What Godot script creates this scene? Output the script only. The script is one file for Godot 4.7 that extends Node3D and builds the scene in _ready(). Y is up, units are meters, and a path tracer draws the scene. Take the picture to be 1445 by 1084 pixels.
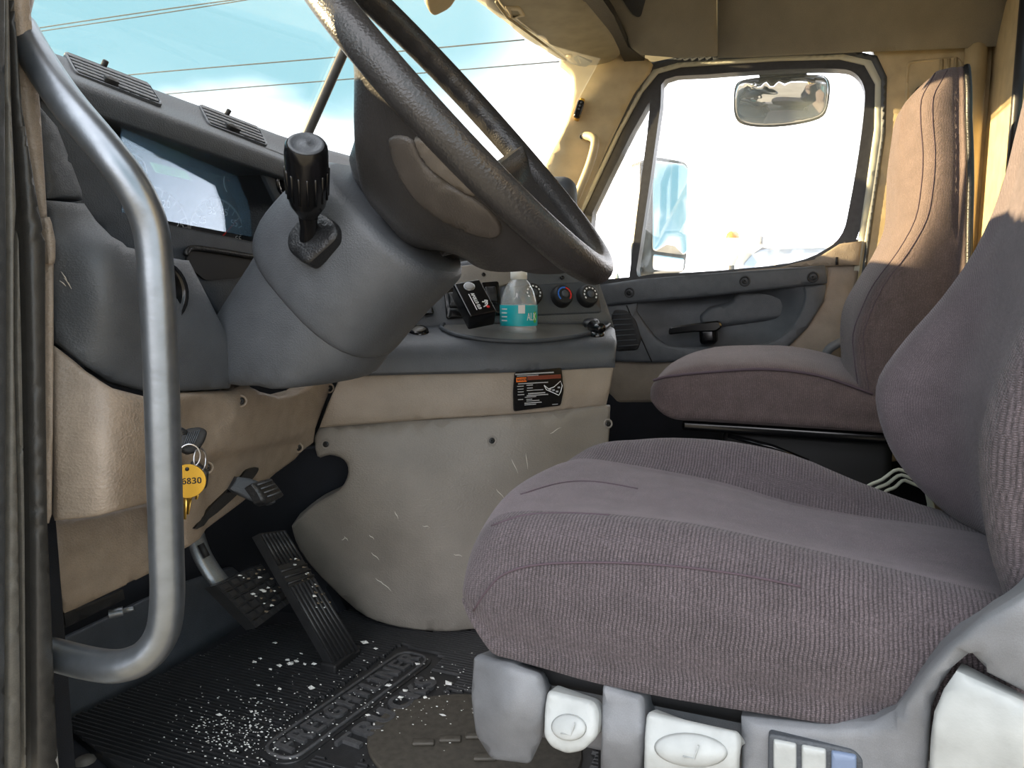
extends Node3D
# Cab of a road tractor seen from the open driver's door. -x = front of the truck, -z = passenger side, y up, cab floor at y = 0.
const F := 1085.0
const CXP := 722.5
const CYP := 542.0
const EYE := Vector3(0, 0.62, 0.42)
var cam_basis: Basis
var M := {}
var names_used := {}
var rng := RandomNumberGenerator.new()

# ---------- pixel of the photograph -> point on a real plane ----------
func ray(px: float, py: float) -> Vector3:
	return cam_basis * Vector3((px - CXP) / F, -(py - CYP) / F, -1.0)
func ax(px: float, py: float, x: float) -> Vector3:
	var d := ray(px, py)
	return EYE + d * ((x - EYE.x) / d.x)
func ay(px: float, py: float, y: float) -> Vector3:
	var d := ray(px, py)
	return EYE + d * ((y - EYE.y) / d.y)
func az(px: float, py: float, z: float) -> Vector3:
	var d := ray(px, py)
	return EYE + d * ((z - EYE.z) / d.z)
func ad(px: float, py: float, depth: float) -> Vector3:
	return EYE + ray(px, py) * depth
func apl(px: float, py: float, p: Vector3, n: Vector3) -> Vector3:
	var d := ray(px, py)
	return EYE + d * ((p - EYE).dot(n) / d.dot(n))

# ---------- scene tree ----------
func numbered(called: String) -> String:
	if not names_used.has(called):
		names_used[called] = 0
		return called
	names_used[called] += 1
	return "%s_%03d" % [called, names_used[called]]
func tag(o: Node, label := "", category := "", group := "", kind := "") -> Node:
	if label: o.set_meta("label", label)
	if category: o.set_meta("category", category)
	if group: o.set_meta("group", group)
	if kind: o.set_meta("kind", kind)
	return o
func thing(called: String, label: String, category: String, at := Vector3.ZERO, group := "") -> Node3D:
	var o := Node3D.new()
	o.name = numbered(called)
	add_child(o)
	o.position = at
	tag(o, label, category, group)
	return o
func setting(called: String, label: String, at := Vector3.ZERO) -> Node3D:
	var o := Node3D.new()
	o.name = called
	add_child(o)
	o.position = at
	tag(o, label, "", "", "structure")
	return o
func begin() -> SurfaceTool:
	var st := SurfaceTool.new()
	st.begin(Mesh.PRIMITIVE_TRIANGLES)
	return st
# commits world-space geometry as one named mesh under parent (whose origin is taken off)
func put(called: String, st: SurfaceTool, m: Material, parent: Node3D = null, uvs := false) -> MeshInstance3D:
	st.generate_normals()
	var o := MeshInstance3D.new()
	o.mesh = st.commit()
	o.mesh.surface_set_material(0, m)
	if parent == null:
		o.name = numbered(called)
		add_child(o)
	else:
		o.name = called
		parent.add_child(o, true)
		var off := Vector3.ZERO
		var q: Node = parent
		while q != self:
			off += (q as Node3D).position
			q = q.get_parent()
		o.position = -off
	return o

# ---------- mesh helpers ----------
func tri(st: SurfaceTool, a: Vector3, b: Vector3, c: Vector3) -> void:
	st.add_vertex(a); st.add_vertex(b); st.add_vertex(c)
func quad(st: SurfaceTool, a: Vector3, b: Vector3, c: Vector3, d: Vector3) -> void:
	tri(st, a, b, c); tri(st, a, c, d)
func cr(a, b, c, d, t: float):
	return 0.5 * ((2.0 * b) + (c - a) * t + (2.0 * a - 5.0 * b + 4.0 * c - d) * t * t + (3.0 * b - a - 3.0 * c + d) * t * t * t)
func spline(p: Array, n: int, closed := false) -> Array:
	# n samples per span through the points
	var out := []
	var k := p.size()
	for i in (k if closed else k - 1):
		var a = p[(i - 1 + k) % k] if closed else p[max(i - 1, 0)]
		var b = p[i]
		var c = p[(i + 1) % k]
		var d = p[(i + 2) % k] if closed else p[min(i + 2, k - 1)]
		for j in n:
			out.append(cr(a, b, c, d, float(j) / n))
	if not closed: out.append(p[k - 1])
	return out
func dense(rows: Array, nu: int, nv: int, closed_u := false) -> Array:
	# rows of control points -> dense grid
	var a := []
	for r in rows: a.append(spline(r, nu, closed_u))
	var cols: int = a[0].size()
	var out := []
	for i in (rows.size() - 1) * nv + 1: out.append([])
	for c in cols:
		var line := []
		for r in a: line.append(r[c])
		var s := spline(line, nv)
		for i in s.size(): out[i].append(s[i])
	return out
func grid(st: SurfaceTool, g: Array, closed_u := false, flip := false) -> void:
	for i in g.size() - 1:
		var n: int = g[i].size()
		for j in (n if closed_u else n - 1):
			var k := (j + 1) % n
			if flip: quad(st, g[i][j], g[i + 1][j], g[i + 1][k], g[i][k])
			else: quad(st, g[i][j], g[i][k], g[i + 1][k], g[i + 1][j])
func gnormal(g: Array, i: int, j: int) -> Vector3:
	var i0: int = max(i - 1, 0)
	var i1: int = min(i + 1, g.size() - 1)
	var j0: int = max(j - 1, 0)
	var j1: int = min(j + 1, g[i].size() - 1)
	return ((g[i][j1] - g[i][j0]) as Vector3).cross(g[i1][j] - g[i0][j]).normalized()
# open grid with thickness (towards -normal * side)
func sheet(st: SurfaceTool, g: Array, t: float) -> void:
	var b := []
	for i in g.size():
		var r := []
		for j in g[i].size(): r.append(g[i][j] - gnormal(g, i, j) * t)
		b.append(r)
	st.set_smooth_group(0)
	grid(st, g)
	st.set_smooth_group(1)
	grid(st, b, false, true)
	st.set_smooth_group(2)
	var h := g.size() - 1
	var w: int = g[0].size() - 1
	for j in w:
		quad(st, g[0][j], b[0][j], b[0][j + 1], g[0][j + 1])
		quad(st, g[h][j], g[h][j + 1], b[h][j + 1], b[h][j])
	st.set_smooth_group(3)
	for i in h:
		quad(st, g[i][0], g[i + 1][0], b[i + 1][0], b[i][0])
		quad(st, g[i][w], b[i][w], b[i + 1][w], g[i + 1][w])
	st.set_smooth_group(0)
# closed loops lofted, with fan caps
func loft(st: SurfaceTool, secs: Array, caps := true) -> void:
	st.set_smooth_group(0)
	grid(st, secs, true)
	if caps:
		for e in 2:
			var s: Array = secs[0 if e == 0 else secs.size() - 1]
			var c := Vector3.ZERO
			for p in s: c += p
			c /= s.size()
			for j in s.size():
				var k := (j + 1) % s.size()
				if e == 0: tri(st, c, s[k], s[j])
				else: tri(st, c, s[j], s[k])
func frame_of(t: Vector3, up := Vector3.UP) -> Array:
	var s := t.cross(up)
	if s.length() < 0.01: s = t.cross(Vector3.RIGHT)
	s = s.normalized()
	return [s, s.cross(t).normalized()]
func tube(st: SurfaceTool, path: Array, r, n := 16, cap := true, squash := 1.0, up := Vector3.UP) -> void:
	var secs := []
	var s: Vector3
	for i in path.size():
		var t: Vector3 = ((path[min(i + 1, path.size() - 1)] - path[max(i - 1, 0)]) as Vector3).normalized()
		if i == 0: s = frame_of(t, up)[0]
		s = (s - t * s.dot(t)).normalized()
		var u := s.cross(t)
		var rad: float = r[i] if r is Array else r
		var loop := []
		for j in n:
			var a := TAU * j / n
			loop.append(path[i] + s * cos(a) * rad + u * sin(a) * rad * squash)
		secs.append(loop)
	loft(st, secs, cap)
func lathe(st: SurfaceTool, prof: Array, o: Vector3, axis: Vector3, n := 24, up := Vector3.UP) -> void:
	# prof: Vector2(radius, along axis); a repeated point makes a hard edge
	axis = axis.normalized()
	var f := frame_of(axis, up)
	var grp := 0
	for i in prof.size() - 1:
		st.set_smooth_group(grp)
		if prof[i].is_equal_approx(prof[i + 1]):
			grp += 1
			continue
		for j in n:
			var a := TAU * j / n
			var b := TAU * (j + 1) / n
			var d0: Vector3 = f[0] * cos(a) + f[1] * sin(a)
			var d1: Vector3 = f[0] * cos(b) + f[1] * sin(b)
			var p0: Vector2 = prof[i]
			var p1: Vector2 = prof[i + 1]
			var A: Vector3 = o + d0 * p0.x + axis * p0.y
			var B: Vector3 = o + d1 * p0.x + axis * p0.y
			var C: Vector3 = o + d1 * p1.x + axis * p1.y
			var D: Vector3 = o + d0 * p1.x + axis * p1.y
			if p0.x > 1e-6: tri(st, A, C, B)
			if p1.x > 1e-6: tri(st, A, D, C)
	st.set_smooth_group(0)
# box with rounded edges; t maps the box's own axes to the world
func rbox(st: SurfaceTool, t: Transform3D, size: Vector3, r: float, seg := 3) -> void:
	var h := size * 0.5
	r = min(r, min(h.x, min(h.y, h.z)) * 0.99)
	var core := h - Vector3.ONE * r
	st.set_smooth_group(0)
	var k := seg
	for axis in 3:
		for sgn in [-1.0, 1.0]:
			var u := (axis + 1) % 3
			var v := (axis + 2) % 3
			var g := []
			for i in 2 * k + 2:
				var row := []
				for j in 2 * k + 2:
					var a := (float(i) / k - 1.0) if i <= k else (float(i - k - 1) / k)
					var b := (float(j) / k - 1.0) if j <= k else (float(j - k - 1) / k)
					var su := -1.0 if i <= k else 1.0
					var sv := -1.0 if j <= k else 1.0
					var d := Vector3.ZERO
					d[axis] = sgn
					d[u] = tan(a * PI / 4.0)
					d[v] = tan(b * PI / 4.0)
					d = d.normalized()
					var p := Vector3.ZERO
					p[axis] = sgn * core[axis]
					p[u] = su * core[u]
					p[v] = sv * core[v]
					row.append(t * (p + d * r))
				g.append(row)
			grid(st, g, false, sgn > 0)
func box_at(c: Vector3, yaw := 0.0) -> Transform3D:
	return Transform3D(Basis(Vector3.UP, yaw), c)
func basis_from(nz: Vector3, up: Vector3) -> Basis:
	# z axis = nz, y axis near up
	var z := nz.normalized()
	var x := up.cross(z).normalized()
	return Basis(x, z.cross(x), z)
func pts(a: Array) -> PackedVector2Array:
	var o := PackedVector2Array()
	for i in range(0, a.size(), 2): o.append(Vector2(a[i], a[i + 1]))
	return o
func smooth2(a: Array, n := 4) -> PackedVector2Array:
	var q := []
	for v in pts(a): q.append(v)
	return PackedVector2Array(spline(q, n, true))
func round2(poly: PackedVector2Array, r: float, n := 4) -> PackedVector2Array:
	# polygon with its corners rounded
	var o := PackedVector2Array()
	var k := poly.size()
	for i in k:
		var p := poly[i]
		var a := poly[(i - 1 + k) % k]
		var b := poly[(i + 1) % k]
		var ra: float = min(r, min(p.distance_to(a), p.distance_to(b)) * 0.45)
		var s := p + (a - p).normalized() * ra
		var e := p + (b - p).normalized() * ra
		for j in n + 1:
			var t := float(j) / n
			o.append(s.lerp(p, t).lerp(p.lerp(e, t), t))
	return o
# A solid panel: outline in picture points, where(px, py) gives the point on the panel's real surface.
# t thickness behind the surface, bev = how far the edge rolls back, step = spacing of inner points, holes = outlines left open
func shell(st: SurfaceTool, outline: PackedVector2Array, where: Callable, t: float, bev := 0.0, step := 20.0, bw := 3.0, holes := []) -> void:
	if outline.size() < 3: return
	var loops := [outline]
	for h in holes: loops.append(h)
	var P := PackedVector2Array()
	var drop := PackedFloat32Array()
	var ring := []
	for li in loops.size():
		var raw: PackedVector2Array = loops[li]
		if Geometry2D.is_polygon_clockwise(raw) == (li == 0):
			raw.reverse()
		var l := PackedVector2Array()
		for i in raw.size():
			var a := raw[i]
			var b := raw[(i + 1) % raw.size()]
			var m: int = max(1, int(a.distance_to(b) / max(step, 4.0)))
			for j in m: l.append(a.lerp(b, float(j) / m))
		ring.append([P.size(), l.size()])
		for i in l.size():
			P.append(l[i]); drop.append(bev)
		if bev > 0.0:
			for f in [[0.35, 0.3], [1.0, 0.0]]:
				for i in l.size():
					var d := (l[(i + 1) % l.size()] - l[(i - 1 + l.size()) % l.size()]).normalized()
					var q: Vector2 = l[i] + Vector2(-d.y, d.x) * bw * f[0]
					if inside(q, loops) and edge_distance(q, loops) > bw * f[0] * 0.8:
						P.append(q); drop.append(bev * f[1])
	var lo := outline[0]
	var hi := outline[0]
	for q in outline:
		lo = lo.min(q); hi = hi.max(q)
	var y := lo.y + step * 0.5
	var odd := 0
	while y < hi.y:
		var x := lo.x + step * (0.3 + 0.5 * (odd % 2))
		while x < hi.x:
			var q := Vector2(x, y)
			if inside(q, loops) and edge_distance(q, loops) > max(step * 0.45, bw * 1.4 if bev > 0.0 else 0.0):
				P.append(q); drop.append(0.0)
			x += step
		y += step * 0.87
		odd += 1
	var A := []
	var B := []
	for i in P.size():
		var p: Vector3 = where.call(P[i].x, P[i].y)
		var n: Vector3 = ((where.call(P[i].x + 1.5, P[i].y) - where.call(P[i].x - 1.5, P[i].y)) as Vector3).cross(where.call(P[i].x, P[i].y + 1.5) - where.call(P[i].x, P[i].y - 1.5)).normalized()
		if n.dot(EYE - p) < 0: n = -n
		A.append(p - n * drop[i])
		B.append(p - n * t)
	var T := Geometry2D.triangulate_delaunay(P)
	for i in range(0, T.size(), 3):
		var a := T[i]
		var b := T[i + 1]
		var c := T[i + 2]
		if not inside((P[a] + P[b] + P[c]) / 3.0, loops): continue
		if absf((P[b] - P[a]).cross(P[c] - P[a])) < 0.02: continue
		var fl := (P[b] - P[a]).cross(P[c] - P[a]) > 0.0
		st.set_smooth_group(0)
		if fl: tri(st, A[a], A[b], A[c])
		else: tri(st, A[a], A[c], A[b])
		st.set_smooth_group(1)
		if fl: tri(st, B[a], B[c], B[b])
		else: tri(st, B[a], B[b], B[c])
	st.set_smooth_group(2)
	for rg in ring:
		for i in rg[1]:
			var a: int = rg[0] + i
			var b: int = rg[0] + (i + 1) % rg[1]
			quad(st, A[a], B[a], B[b], A[b])
	st.set_smooth_group(0)
func inside(q: Vector2, loops: Array) -> bool:
	if not Geometry2D.is_point_in_polygon(q, loops[0]): return false
	for i in range(1, loops.size()):
		if Geometry2D.is_point_in_polygon(q, loops[i]): return false
	return true
func edge_distance(q: Vector2, loops: Array) -> float:
	var best := 1e9
	for l in loops:
		for i in l.size():
			best = min(best, q.distance_squared_to(Geometry2D.get_closest_point_to_segment(q, l[i], l[(i + 1) % l.size()])))
	return sqrt(best)
# smooth table over a rectangle of the picture: value of one world axis -> point
func table(axis: int, x0: float, y0: float, x1: float, y1: float, rows: Array) -> Callable:
	return func(px: float, py: float) -> Vector3:
		var nr := rows.size() - 1
		var nc: int = rows[0].size() - 1
		var u := clampf((px - x0) / (x1 - x0), -0.1, 1.1) * nc
		var v := clampf((py - y0) / (y1 - y0), -0.1, 1.1) * nr
		var j := clampi(int(floor(u)), 0, nc - 1)
		var i := clampi(int(floor(v)), 0, nr - 1)
		var q := []
		for k in [-1, 0, 1, 2]:
			var r: Array = rows[clampi(i + k, 0, nr)]
			q.append(cr(float(r[max(j - 1, 0)]), float(r[j]), float(r[j + 1]), float(r[min(j + 2, nc)]), u - j))
		var val: float = cr(q[0], q[1], q[2], q[3], v - i)
		if axis == 0: return ax(px, py, val)
		if axis == 1: return ay(px, py, val)
		if axis == 3: return ad(px, py, val)
		return az(px, py, val)
func on_x(x: float) -> Callable:
	return func(px: float, py: float) -> Vector3: return ax(px, py, x)
func on_z(z: float) -> Callable:
	return func(px: float, py: float) -> Vector3: return az(px, py, z)
func on_plane(p: Vector3, n: Vector3) -> Callable:
	return func(px: float, py: float) -> Vector3: return apl(px, py, p, n)
# polygon of local points (x, y) in the frame t, extruded by d along -z of the frame, front edge bevelled
func plate(st: SurfaceTool, poly: PackedVector2Array, t: Transform3D, d: float, bev := 0.0) -> void:
	if Geometry2D.is_polygon_clockwise(poly): poly.reverse()
	var k := poly.size()
	var front := PackedVector2Array()
	for i in k:
		var e := (poly[(i + 1) % k] - poly[(i - 1 + k) % k]).normalized()
		front.append(poly[i] + Vector2(-e.y, e.x) * bev)
	var T := Geometry2D.triangulate_polygon(front)
	st.set_smooth_group(0)
	for i in range(0, T.size(), 3):
		var a := front[T[i]]
		var b := front[T[i + 1]]
		var c := front[T[i + 2]]
		if (b - a).cross(c - a) > 0:
			var s := b
			b = c
			c = s
		tri(st, t * Vector3(a.x, a.y, 0), t * Vector3(b.x, b.y, 0), t * Vector3(c.x, c.y, 0))
		tri(st, t * Vector3(a.x, a.y, -d), t * Vector3(c.x, c.y, -d), t * Vector3(b.x, b.y, -d))
	for i in k:
		var j := (i + 1) % k
		var f0 := t * Vector3(front[i].x, front[i].y, 0)
		var f1 := t * Vector3(front[j].x, front[j].y, 0)
		var m0 := t * Vector3(poly[i].x, poly[i].y, -bev)
		var m1 := t * Vector3(poly[j].x, poly[j].y, -bev)
		var b0 := t * Vector3(poly[i].x, poly[i].y, -d)
		var b1 := t * Vector3(poly[j].x, poly[j].y, -d)
		st.set_smooth_group(1)
		if bev > 0.0: quad(st, f0, f1, m1, m0)
		st.set_smooth_group(2)
		quad(st, m0, m1, b1, b0)
	st.set_smooth_group(0)
func rrect(w: float, h: float, r: float, n := 4) -> PackedVector2Array:
	return round2(PackedVector2Array([Vector2(-w / 2, -h / 2), Vector2(w / 2, -h / 2), Vector2(w / 2, h / 2), Vector2(-w / 2, h / 2)]), r, n)
func ellipse2(rx: float, ry: float, n := 24) -> PackedVector2Array:
	var o := PackedVector2Array()
	for i in n: o.append(Vector2(cos(TAU * i / n) * rx, sin(TAU * i / n) * ry))
	return o
func ellipse_px(cx: float, cy: float, rx: float, ry: float, rot := 0.0, n := 24) -> PackedVector2Array:
	var o := PackedVector2Array()
	for i in n: o.append(Vector2(cx, cy) + Vector2(cos(TAU * i / n) * rx, sin(TAU * i / n) * ry).rotated(rot))
	return o
func words(called: String, text: String, t: Transform3D, size: float, depth: float, m: Material, parent: Node3D, squeeze := 1.0, face := "Droid Sans", bold := false) -> MeshInstance3D:
	var tm := TextMesh.new()
	var f := SystemFont.new()
	f.font_names = PackedStringArray([face])
	if bold: f.font_weight = 700
	tm.font = f
	tm.text = text
	tm.font_size = 64
	tm.pixel_size = size / 64.0
	tm.depth = depth
	tm.curve_step = 4.0
	tm.material = m
	var o := MeshInstance3D.new()
	o.mesh = tm
	o.name = called
	parent.add_child(o, true)
	var off := Vector3.ZERO
	var q: Node = parent
	while q != self:
		off += (q as Node3D).position
		q = q.get_parent()
	o.transform = Transform3D(t.basis * Basis.from_scale(Vector3(squeeze, 1, 1)), t.origin - off)
	return o
# a recessed machine screw: conical seat and a socket head
func screw(parent: Node3D, p: Vector3, n: Vector3, r: float, seat: Material = null) -> void:
	n = n.normalized()
	var st := begin()
	if seat:
		lathe(st, [Vector2(r * 1.9, -0.002), Vector2(r * 1.75, 0.0015), Vector2(r * 1.35, 0.0012), Vector2(r * 1.2, -0.001)], p, n, 20)
		put("screw_seat", st, seat, parent)
		st = begin()
	lathe(st, [Vector2(r, -0.003), Vector2(r, 0.0012), Vector2(r, 0.0012), Vector2(r * 0.8, 0.002), Vector2(r * 0.45, 0.002), Vector2(r * 0.45, 0.002), Vector2(r * 0.4, 0.0004), Vector2(0.0, 0.0004)], p, n, 16)
	put("screw", st, M.screw, parent)

# point where the sight line through a picture point first meets a modelled grid
func on_grid(g: Array, lift := 0.0) -> Callable:
	return func(px: float, py: float) -> Vector3:
		var d := ray(px, py)
		var best := 1e9
		var hit := EYE + d
		for i in g.size() - 1:
			for j in g[i].size() - 1:
				for k in 2:
					var r = Geometry3D.ray_intersects_triangle(EYE, d, g[i][j], g[i][j + 1] if k == 0 else g[i + 1][j + 1], g[i + 1][j + 1] if k == 0 else g[i + 1][j])
					if r != null:
						var e: float = EYE.distance_to(r)
						if e < best:
							best = e
							hit = r
		return hit - d.normalized() * lift

# ---------- materials ----------
func seamless(type: int, freq: float, size: int, seed_: int, oct := 3) -> Image:
	var n := FastNoiseLite.new()
	n.noise_type = type
	n.seed = seed_
	n.frequency = freq
	n.fractal_octaves = oct
	var im := n.get_seamless_image(size, size)
	im.convert(Image.FORMAT_L8)
	return im
func remap_grey(src: Image, lo: float, hi: float, power := 1.0) -> ImageTexture:
	var d := src.get_data()
	var lut := PackedByteArray()
	for i in 256: lut.append(int(clampf(lo + (hi - lo) * pow(i / 255.0, power), 0, 1) * 255.0))
	for i in d.size(): d[i] = lut[d[i]]
	var im := Image.create_from_data(src.get_width(), src.get_height(), false, Image.FORMAT_L8, d)
	im.convert(Image.FORMAT_RGB8)
	return ImageTexture.create_from_image(im)
func normal_of(src: Image, strength: float) -> ImageTexture:
	var im: Image = src.duplicate()
	im.convert(Image.FORMAT_RGBA8)
	im.bump_map_to_normal_map(strength)
	return ImageTexture.create_from_image(im)
func plain(name_: String, c: Color, rough: float, metal := 0.0, spec := 0.5) -> StandardMaterial3D:
	var m := StandardMaterial3D.new()
	m.resource_name = name_
	m.albedo_color = c
	m.roughness = rough
	m.metallic = metal
	m.metallic_specular = spec
	return m
func textured(name_: String, c: Color, rough: float, tex: Texture2D, nrm: Texture2D, scale: float, nstr: float, dirt: Texture2D = null, dscale := 3.0) -> StandardMaterial3D:
	var m := plain(name_, c, rough)
	m.uv1_triplanar = true
	m.uv1_world_triplanar = true
	m.uv1_scale = Vector3.ONE * scale
	if tex: m.albedo_texture = tex
	if nrm:
		m.normal_enabled = true
		m.normal_texture = nrm
		m.normal_scale = nstr
	if dirt:
		m.detail_enabled = true
		m.detail_blend_mode = BaseMaterial3D.BLEND_MODE_MUL
		m.detail_uv_layer = BaseMaterial3D.DETAIL_UV_2
		m.detail_albedo = dirt
		m.uv2_triplanar = true
		m.uv2_world_triplanar = true
		m.uv2_scale = Vector3.ONE * dscale
	return m
func glass(name_: String, c: Color, spec := 0.5, rough := 0.02) -> StandardMaterial3D:
	var m := plain(name_, c, rough, 0.0, spec)
	m.transparency = BaseMaterial3D.TRANSPARENCY_ALPHA
	return m
func weave(size: int, pitch: int, seed_: int) -> Array:
	# ribbed upholstery: rounded wales with short slubs; returns [albedo, height image]
	var r := RandomNumberGenerator.new()
	r.seed = seed_
	var alb := PackedByteArray()
	var hgt := PackedByteArray()
	alb.resize(size * size)
	hgt.resize(size * size)
	var cols := size / pitch
	for y in size:
		for x in size:
			var xw := posmod(x + int(round(2.0 * sin(TAU * y * 2.0 / size) + 1.4 * sin(TAU * y * 5.0 / size + 1.0))), size)
			var w := xw / pitch
			var u := float(xw % pitch) / pitch
			var ph := (y + (w * 5) % 7) % 6
			var hump := sin(u * PI)
			var stitch := 0.75 + 0.25 * sin((ph / 6.0 + u * 0.5) * TAU)
			var h := hump * stitch
			hgt[y * size + x] = int(clampf(h, 0, 1) * 255)
			alb[y * size + x] = int(clampf(0.40 + 0.46 * h + r.randf_range(-0.14, 0.14), 0, 1) * 255)
	for k in size * size / 30:   # paler slubs
		var x := r.randi() % size
		var y := r.randi() % size
		var b := r.randi_range(40, 120)
		for j in r.randi_range(2, 6):
			var i := ((y + j) % size) * size + (x + (j / 3)) % size
			alb[i] = mini(255, alb[i] + b)
	var a := Image.create_from_data(size, size, false, Image.FORMAT_L8, alb)
	var h2 := Image.create_from_data(size, size, false, Image.FORMAT_L8, hgt)
	a.convert(Image.FORMAT_RGB8)
	return [ImageTexture.create_from_image(a), h2]
func make_materials() -> void:
	var cell := seamless(FastNoiseLite.TYPE_CELLULAR, 0.05, 512, 3, 2)
	var fine := seamless(FastNoiseLite.TYPE_SIMPLEX, 0.09, 512, 5, 4)
	var soft := seamless(FastNoiseLite.TYPE_SIMPLEX, 0.012, 512, 9, 5)
	var blot := seamless(FastNoiseLite.TYPE_SIMPLEX, 0.02, 512, 21, 5)
	var grain := normal_of(cell, 6.0)
	var sandn := normal_of(fine, 2.0)
	var dirt := remap_grey(soft, 0.86, 1.0, 0.8)
	var grime := remap_grey(blot, 0.76, 1.0, 0.7)
	var speck := remap_grey(fine, 0.86, 1.0)
	var wv := weave(480, 12, 4)
	var wn := normal_of(wv[1], 5.0)
	var wv2 := weave(480, 8, 8)
	var wn2 := normal_of(wv2[1], 3.0)
	M.dark = textured("charcoal grained plastic", Color(0.285, 0.305, 0.33), 0.55, speck, grain, 17.0, 0.6, dirt, 3.0)
	M.darkgrey = textured("slate grained plastic", Color(0.345, 0.36, 0.38), 0.5, speck, grain, 17.0, 0.65, dirt, 3.0)
	M.black = textured("black grained plastic", Color(0.13, 0.135, 0.145), 0.42, speck, grain, 12.0, 0.7, dirt, 3.0)
	M.gloss_black = plain("gloss black plastic", Color(0.05, 0.052, 0.06), 0.22)
	M.matte_black = plain("matte black plastic", Color(0.075, 0.078, 0.085), 0.6)
	M.tan = textured("taupe grained plastic", Color(0.66, 0.60, 0.535), 0.5, speck, grain, 12.0, 0.7, dirt, 4.0)
	M.tan_strip = textured("taupe trim plastic", Color(0.63, 0.58, 0.52), 0.48, speck, grain, 12.0, 0.5, dirt, 2.0)
	M.taupe_grey = textured("worn grey taupe plastic", Color(0.56, 0.535, 0.50), 0.45, speck, grain, 12.0, 0.5, dirt, 1.3)
	M.cream = textured("cream trim plastic", Color(0.80, 0.725, 0.565), 0.5, speck, grain, 15.0, 0.2, dirt, 2.0)
	M.headliner = textured("headliner cloth", Color(0.54, 0.525, 0.475), 0.85, speck, sandn, 8.0, 0.4, dirt, 1.5)
	M.visor = textured("visor vinyl", Color(0.62, 0.58, 0.47), 0.6, speck, grain, 20.0, 0.25, dirt, 2.0)
	M.rubber = textured("black rubber", Color(0.19, 0.192, 0.198), 0.42, speck, sandn, 10.0, 0.4, grime, 4.0)
	M.seal = textured("weathered door seal rubber", Color(0.225, 0.22, 0.21), 0.45, speck, sandn, 9.0, 0.3, grime, 5.0)
	M.jamb = textured("dusty painted jamb", Color(0.42, 0.41, 0.385), 0.45, speck, sandn, 9.0, 0.2, grime, 4.0)
	M.jamb_dark = textured("dark painted jamb", Color(0.26, 0.265, 0.27), 0.4, speck, sandn, 9.0, 0.2, dirt, 4.0)
	M.carpet = textured("navy black carpet", Color(0.10, 0.115, 0.145), 0.95, speck, sandn, 12.0, 1.0, dirt, 3.0)
	M.steel_bar = textured("anodised grab bar", Color(0.52, 0.545, 0.57), 0.34, null, sandn, 3.0, 0.06, dirt, 5.0)
	M.steel_bar.metallic = 0.85
	M.steel = plain("bright steel", Color(0.75, 0.75, 0.76), 0.28, 1.0)
	M.steel_dull = textured("cast pedal arm", Color(0.60, 0.62, 0.64), 0.4, speck, sandn, 8.0, 0.2, dirt, 6.0)
	M.steel_dull.metallic = 0.7
	M.chrome = plain("mirror silver", Color(0.90, 0.91, 0.92), 0.02, 1.0)
	M.brass = textured("brass tag", Color(0.86, 0.68, 0.27), 0.35, speck, sandn, 30.0, 0.15)
	M.brass.metallic = 0.9
	M.key_gold = plain("brass key", Color(0.80, 0.66, 0.34), 0.3, 1.0)
	M.screw = plain("blackened screw", Color(0.16, 0.16, 0.16), 0.35, 0.6)
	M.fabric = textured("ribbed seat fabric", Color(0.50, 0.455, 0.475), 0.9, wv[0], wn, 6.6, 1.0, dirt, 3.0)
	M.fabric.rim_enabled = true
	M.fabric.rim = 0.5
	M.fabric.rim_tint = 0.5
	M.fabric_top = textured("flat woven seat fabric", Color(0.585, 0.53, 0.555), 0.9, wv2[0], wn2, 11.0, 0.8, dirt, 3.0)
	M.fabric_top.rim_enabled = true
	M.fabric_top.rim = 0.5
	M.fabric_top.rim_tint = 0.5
	M.fabric_pass = textured("heathered seat fabric", Color(0.56, 0.485, 0.48), 0.9, wv2[0], wn2, 8.0, 0.9, dirt, 3.0)
	M.fabric_pass.rim_enabled = true
	M.fabric_pass.rim = 0.6
	M.fabric_pass.rim_tint = 0.4
	M.thread = plain("seam thread", Color(0.30, 0.25, 0.28), 0.9)
	M.seat_grey = textured("seat base grey plastic", Color(0.50, 0.51, 0.525), 0.5, speck, grain, 18.0, 0.25, dirt, 4.0)
	M.seat_pale = textured("pale grey plastic", Color(0.69, 0.705, 0.70), 0.45, null, grain, 18.0, 0.12, dirt, 4.0)
	M.seat_blue = plain("blue grey rocker", Color(0.42, 0.48, 0.58), 0.45)
	M.leather = textured("worn wheel leather", Color(0.22, 0.215, 0.215), 0.36, speck, grain, 12.0, 0.7, dirt, 5.0)
	M.leather_worn = textured("rubbed brown grey vinyl", Color(0.30, 0.28, 0.262), 0.45, speck, grain, 22.0, 0.7, dirt, 5.0)
	M.white_plastic = plain("white plastic", Color(0.9, 0.9, 0.88), 0.4)
	M.print_white = plain("white print", Color(0.88, 0.88, 0.88), 0.6)
	M.print_grey = plain("grey print", Color(0.6, 0.6, 0.6), 0.6)
	M.print_red = plain("red print", Color(0.8, 0.12, 0.1), 0.5)
	M.print_orange = plain("orange print", Color(0.93, 0.45, 0.12), 0.5)
	M.print_rust = plain("rust print", Color(0.42, 0.17, 0.09), 0.5)
	M.print_blue = plain("blue print", Color(0.15, 0.42, 0.8), 0.5)
	M.salt = plain("road salt crumb", Color(0.86, 0.86, 0.84), 0.8)
	M.rubber_worn = textured("worn dusty rubber", Color(0.34, 0.34, 0.345), 0.5, speck, sandn, 14.0, 0.5, grime, 8.0)
	M.tray = textured("smooth grey tray plastic", Color(0.46, 0.455, 0.44), 0.32, speck, null, 14.0, 0.0, dirt, 4.0)
	M.pane_tint = glass("tinted rear glass", Color(0.16, 0.36, 0.44, 0.55))
	M.scuff = plain("pale scuff mark", Color(0.78, 0.76, 0.72), 0.8)
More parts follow.
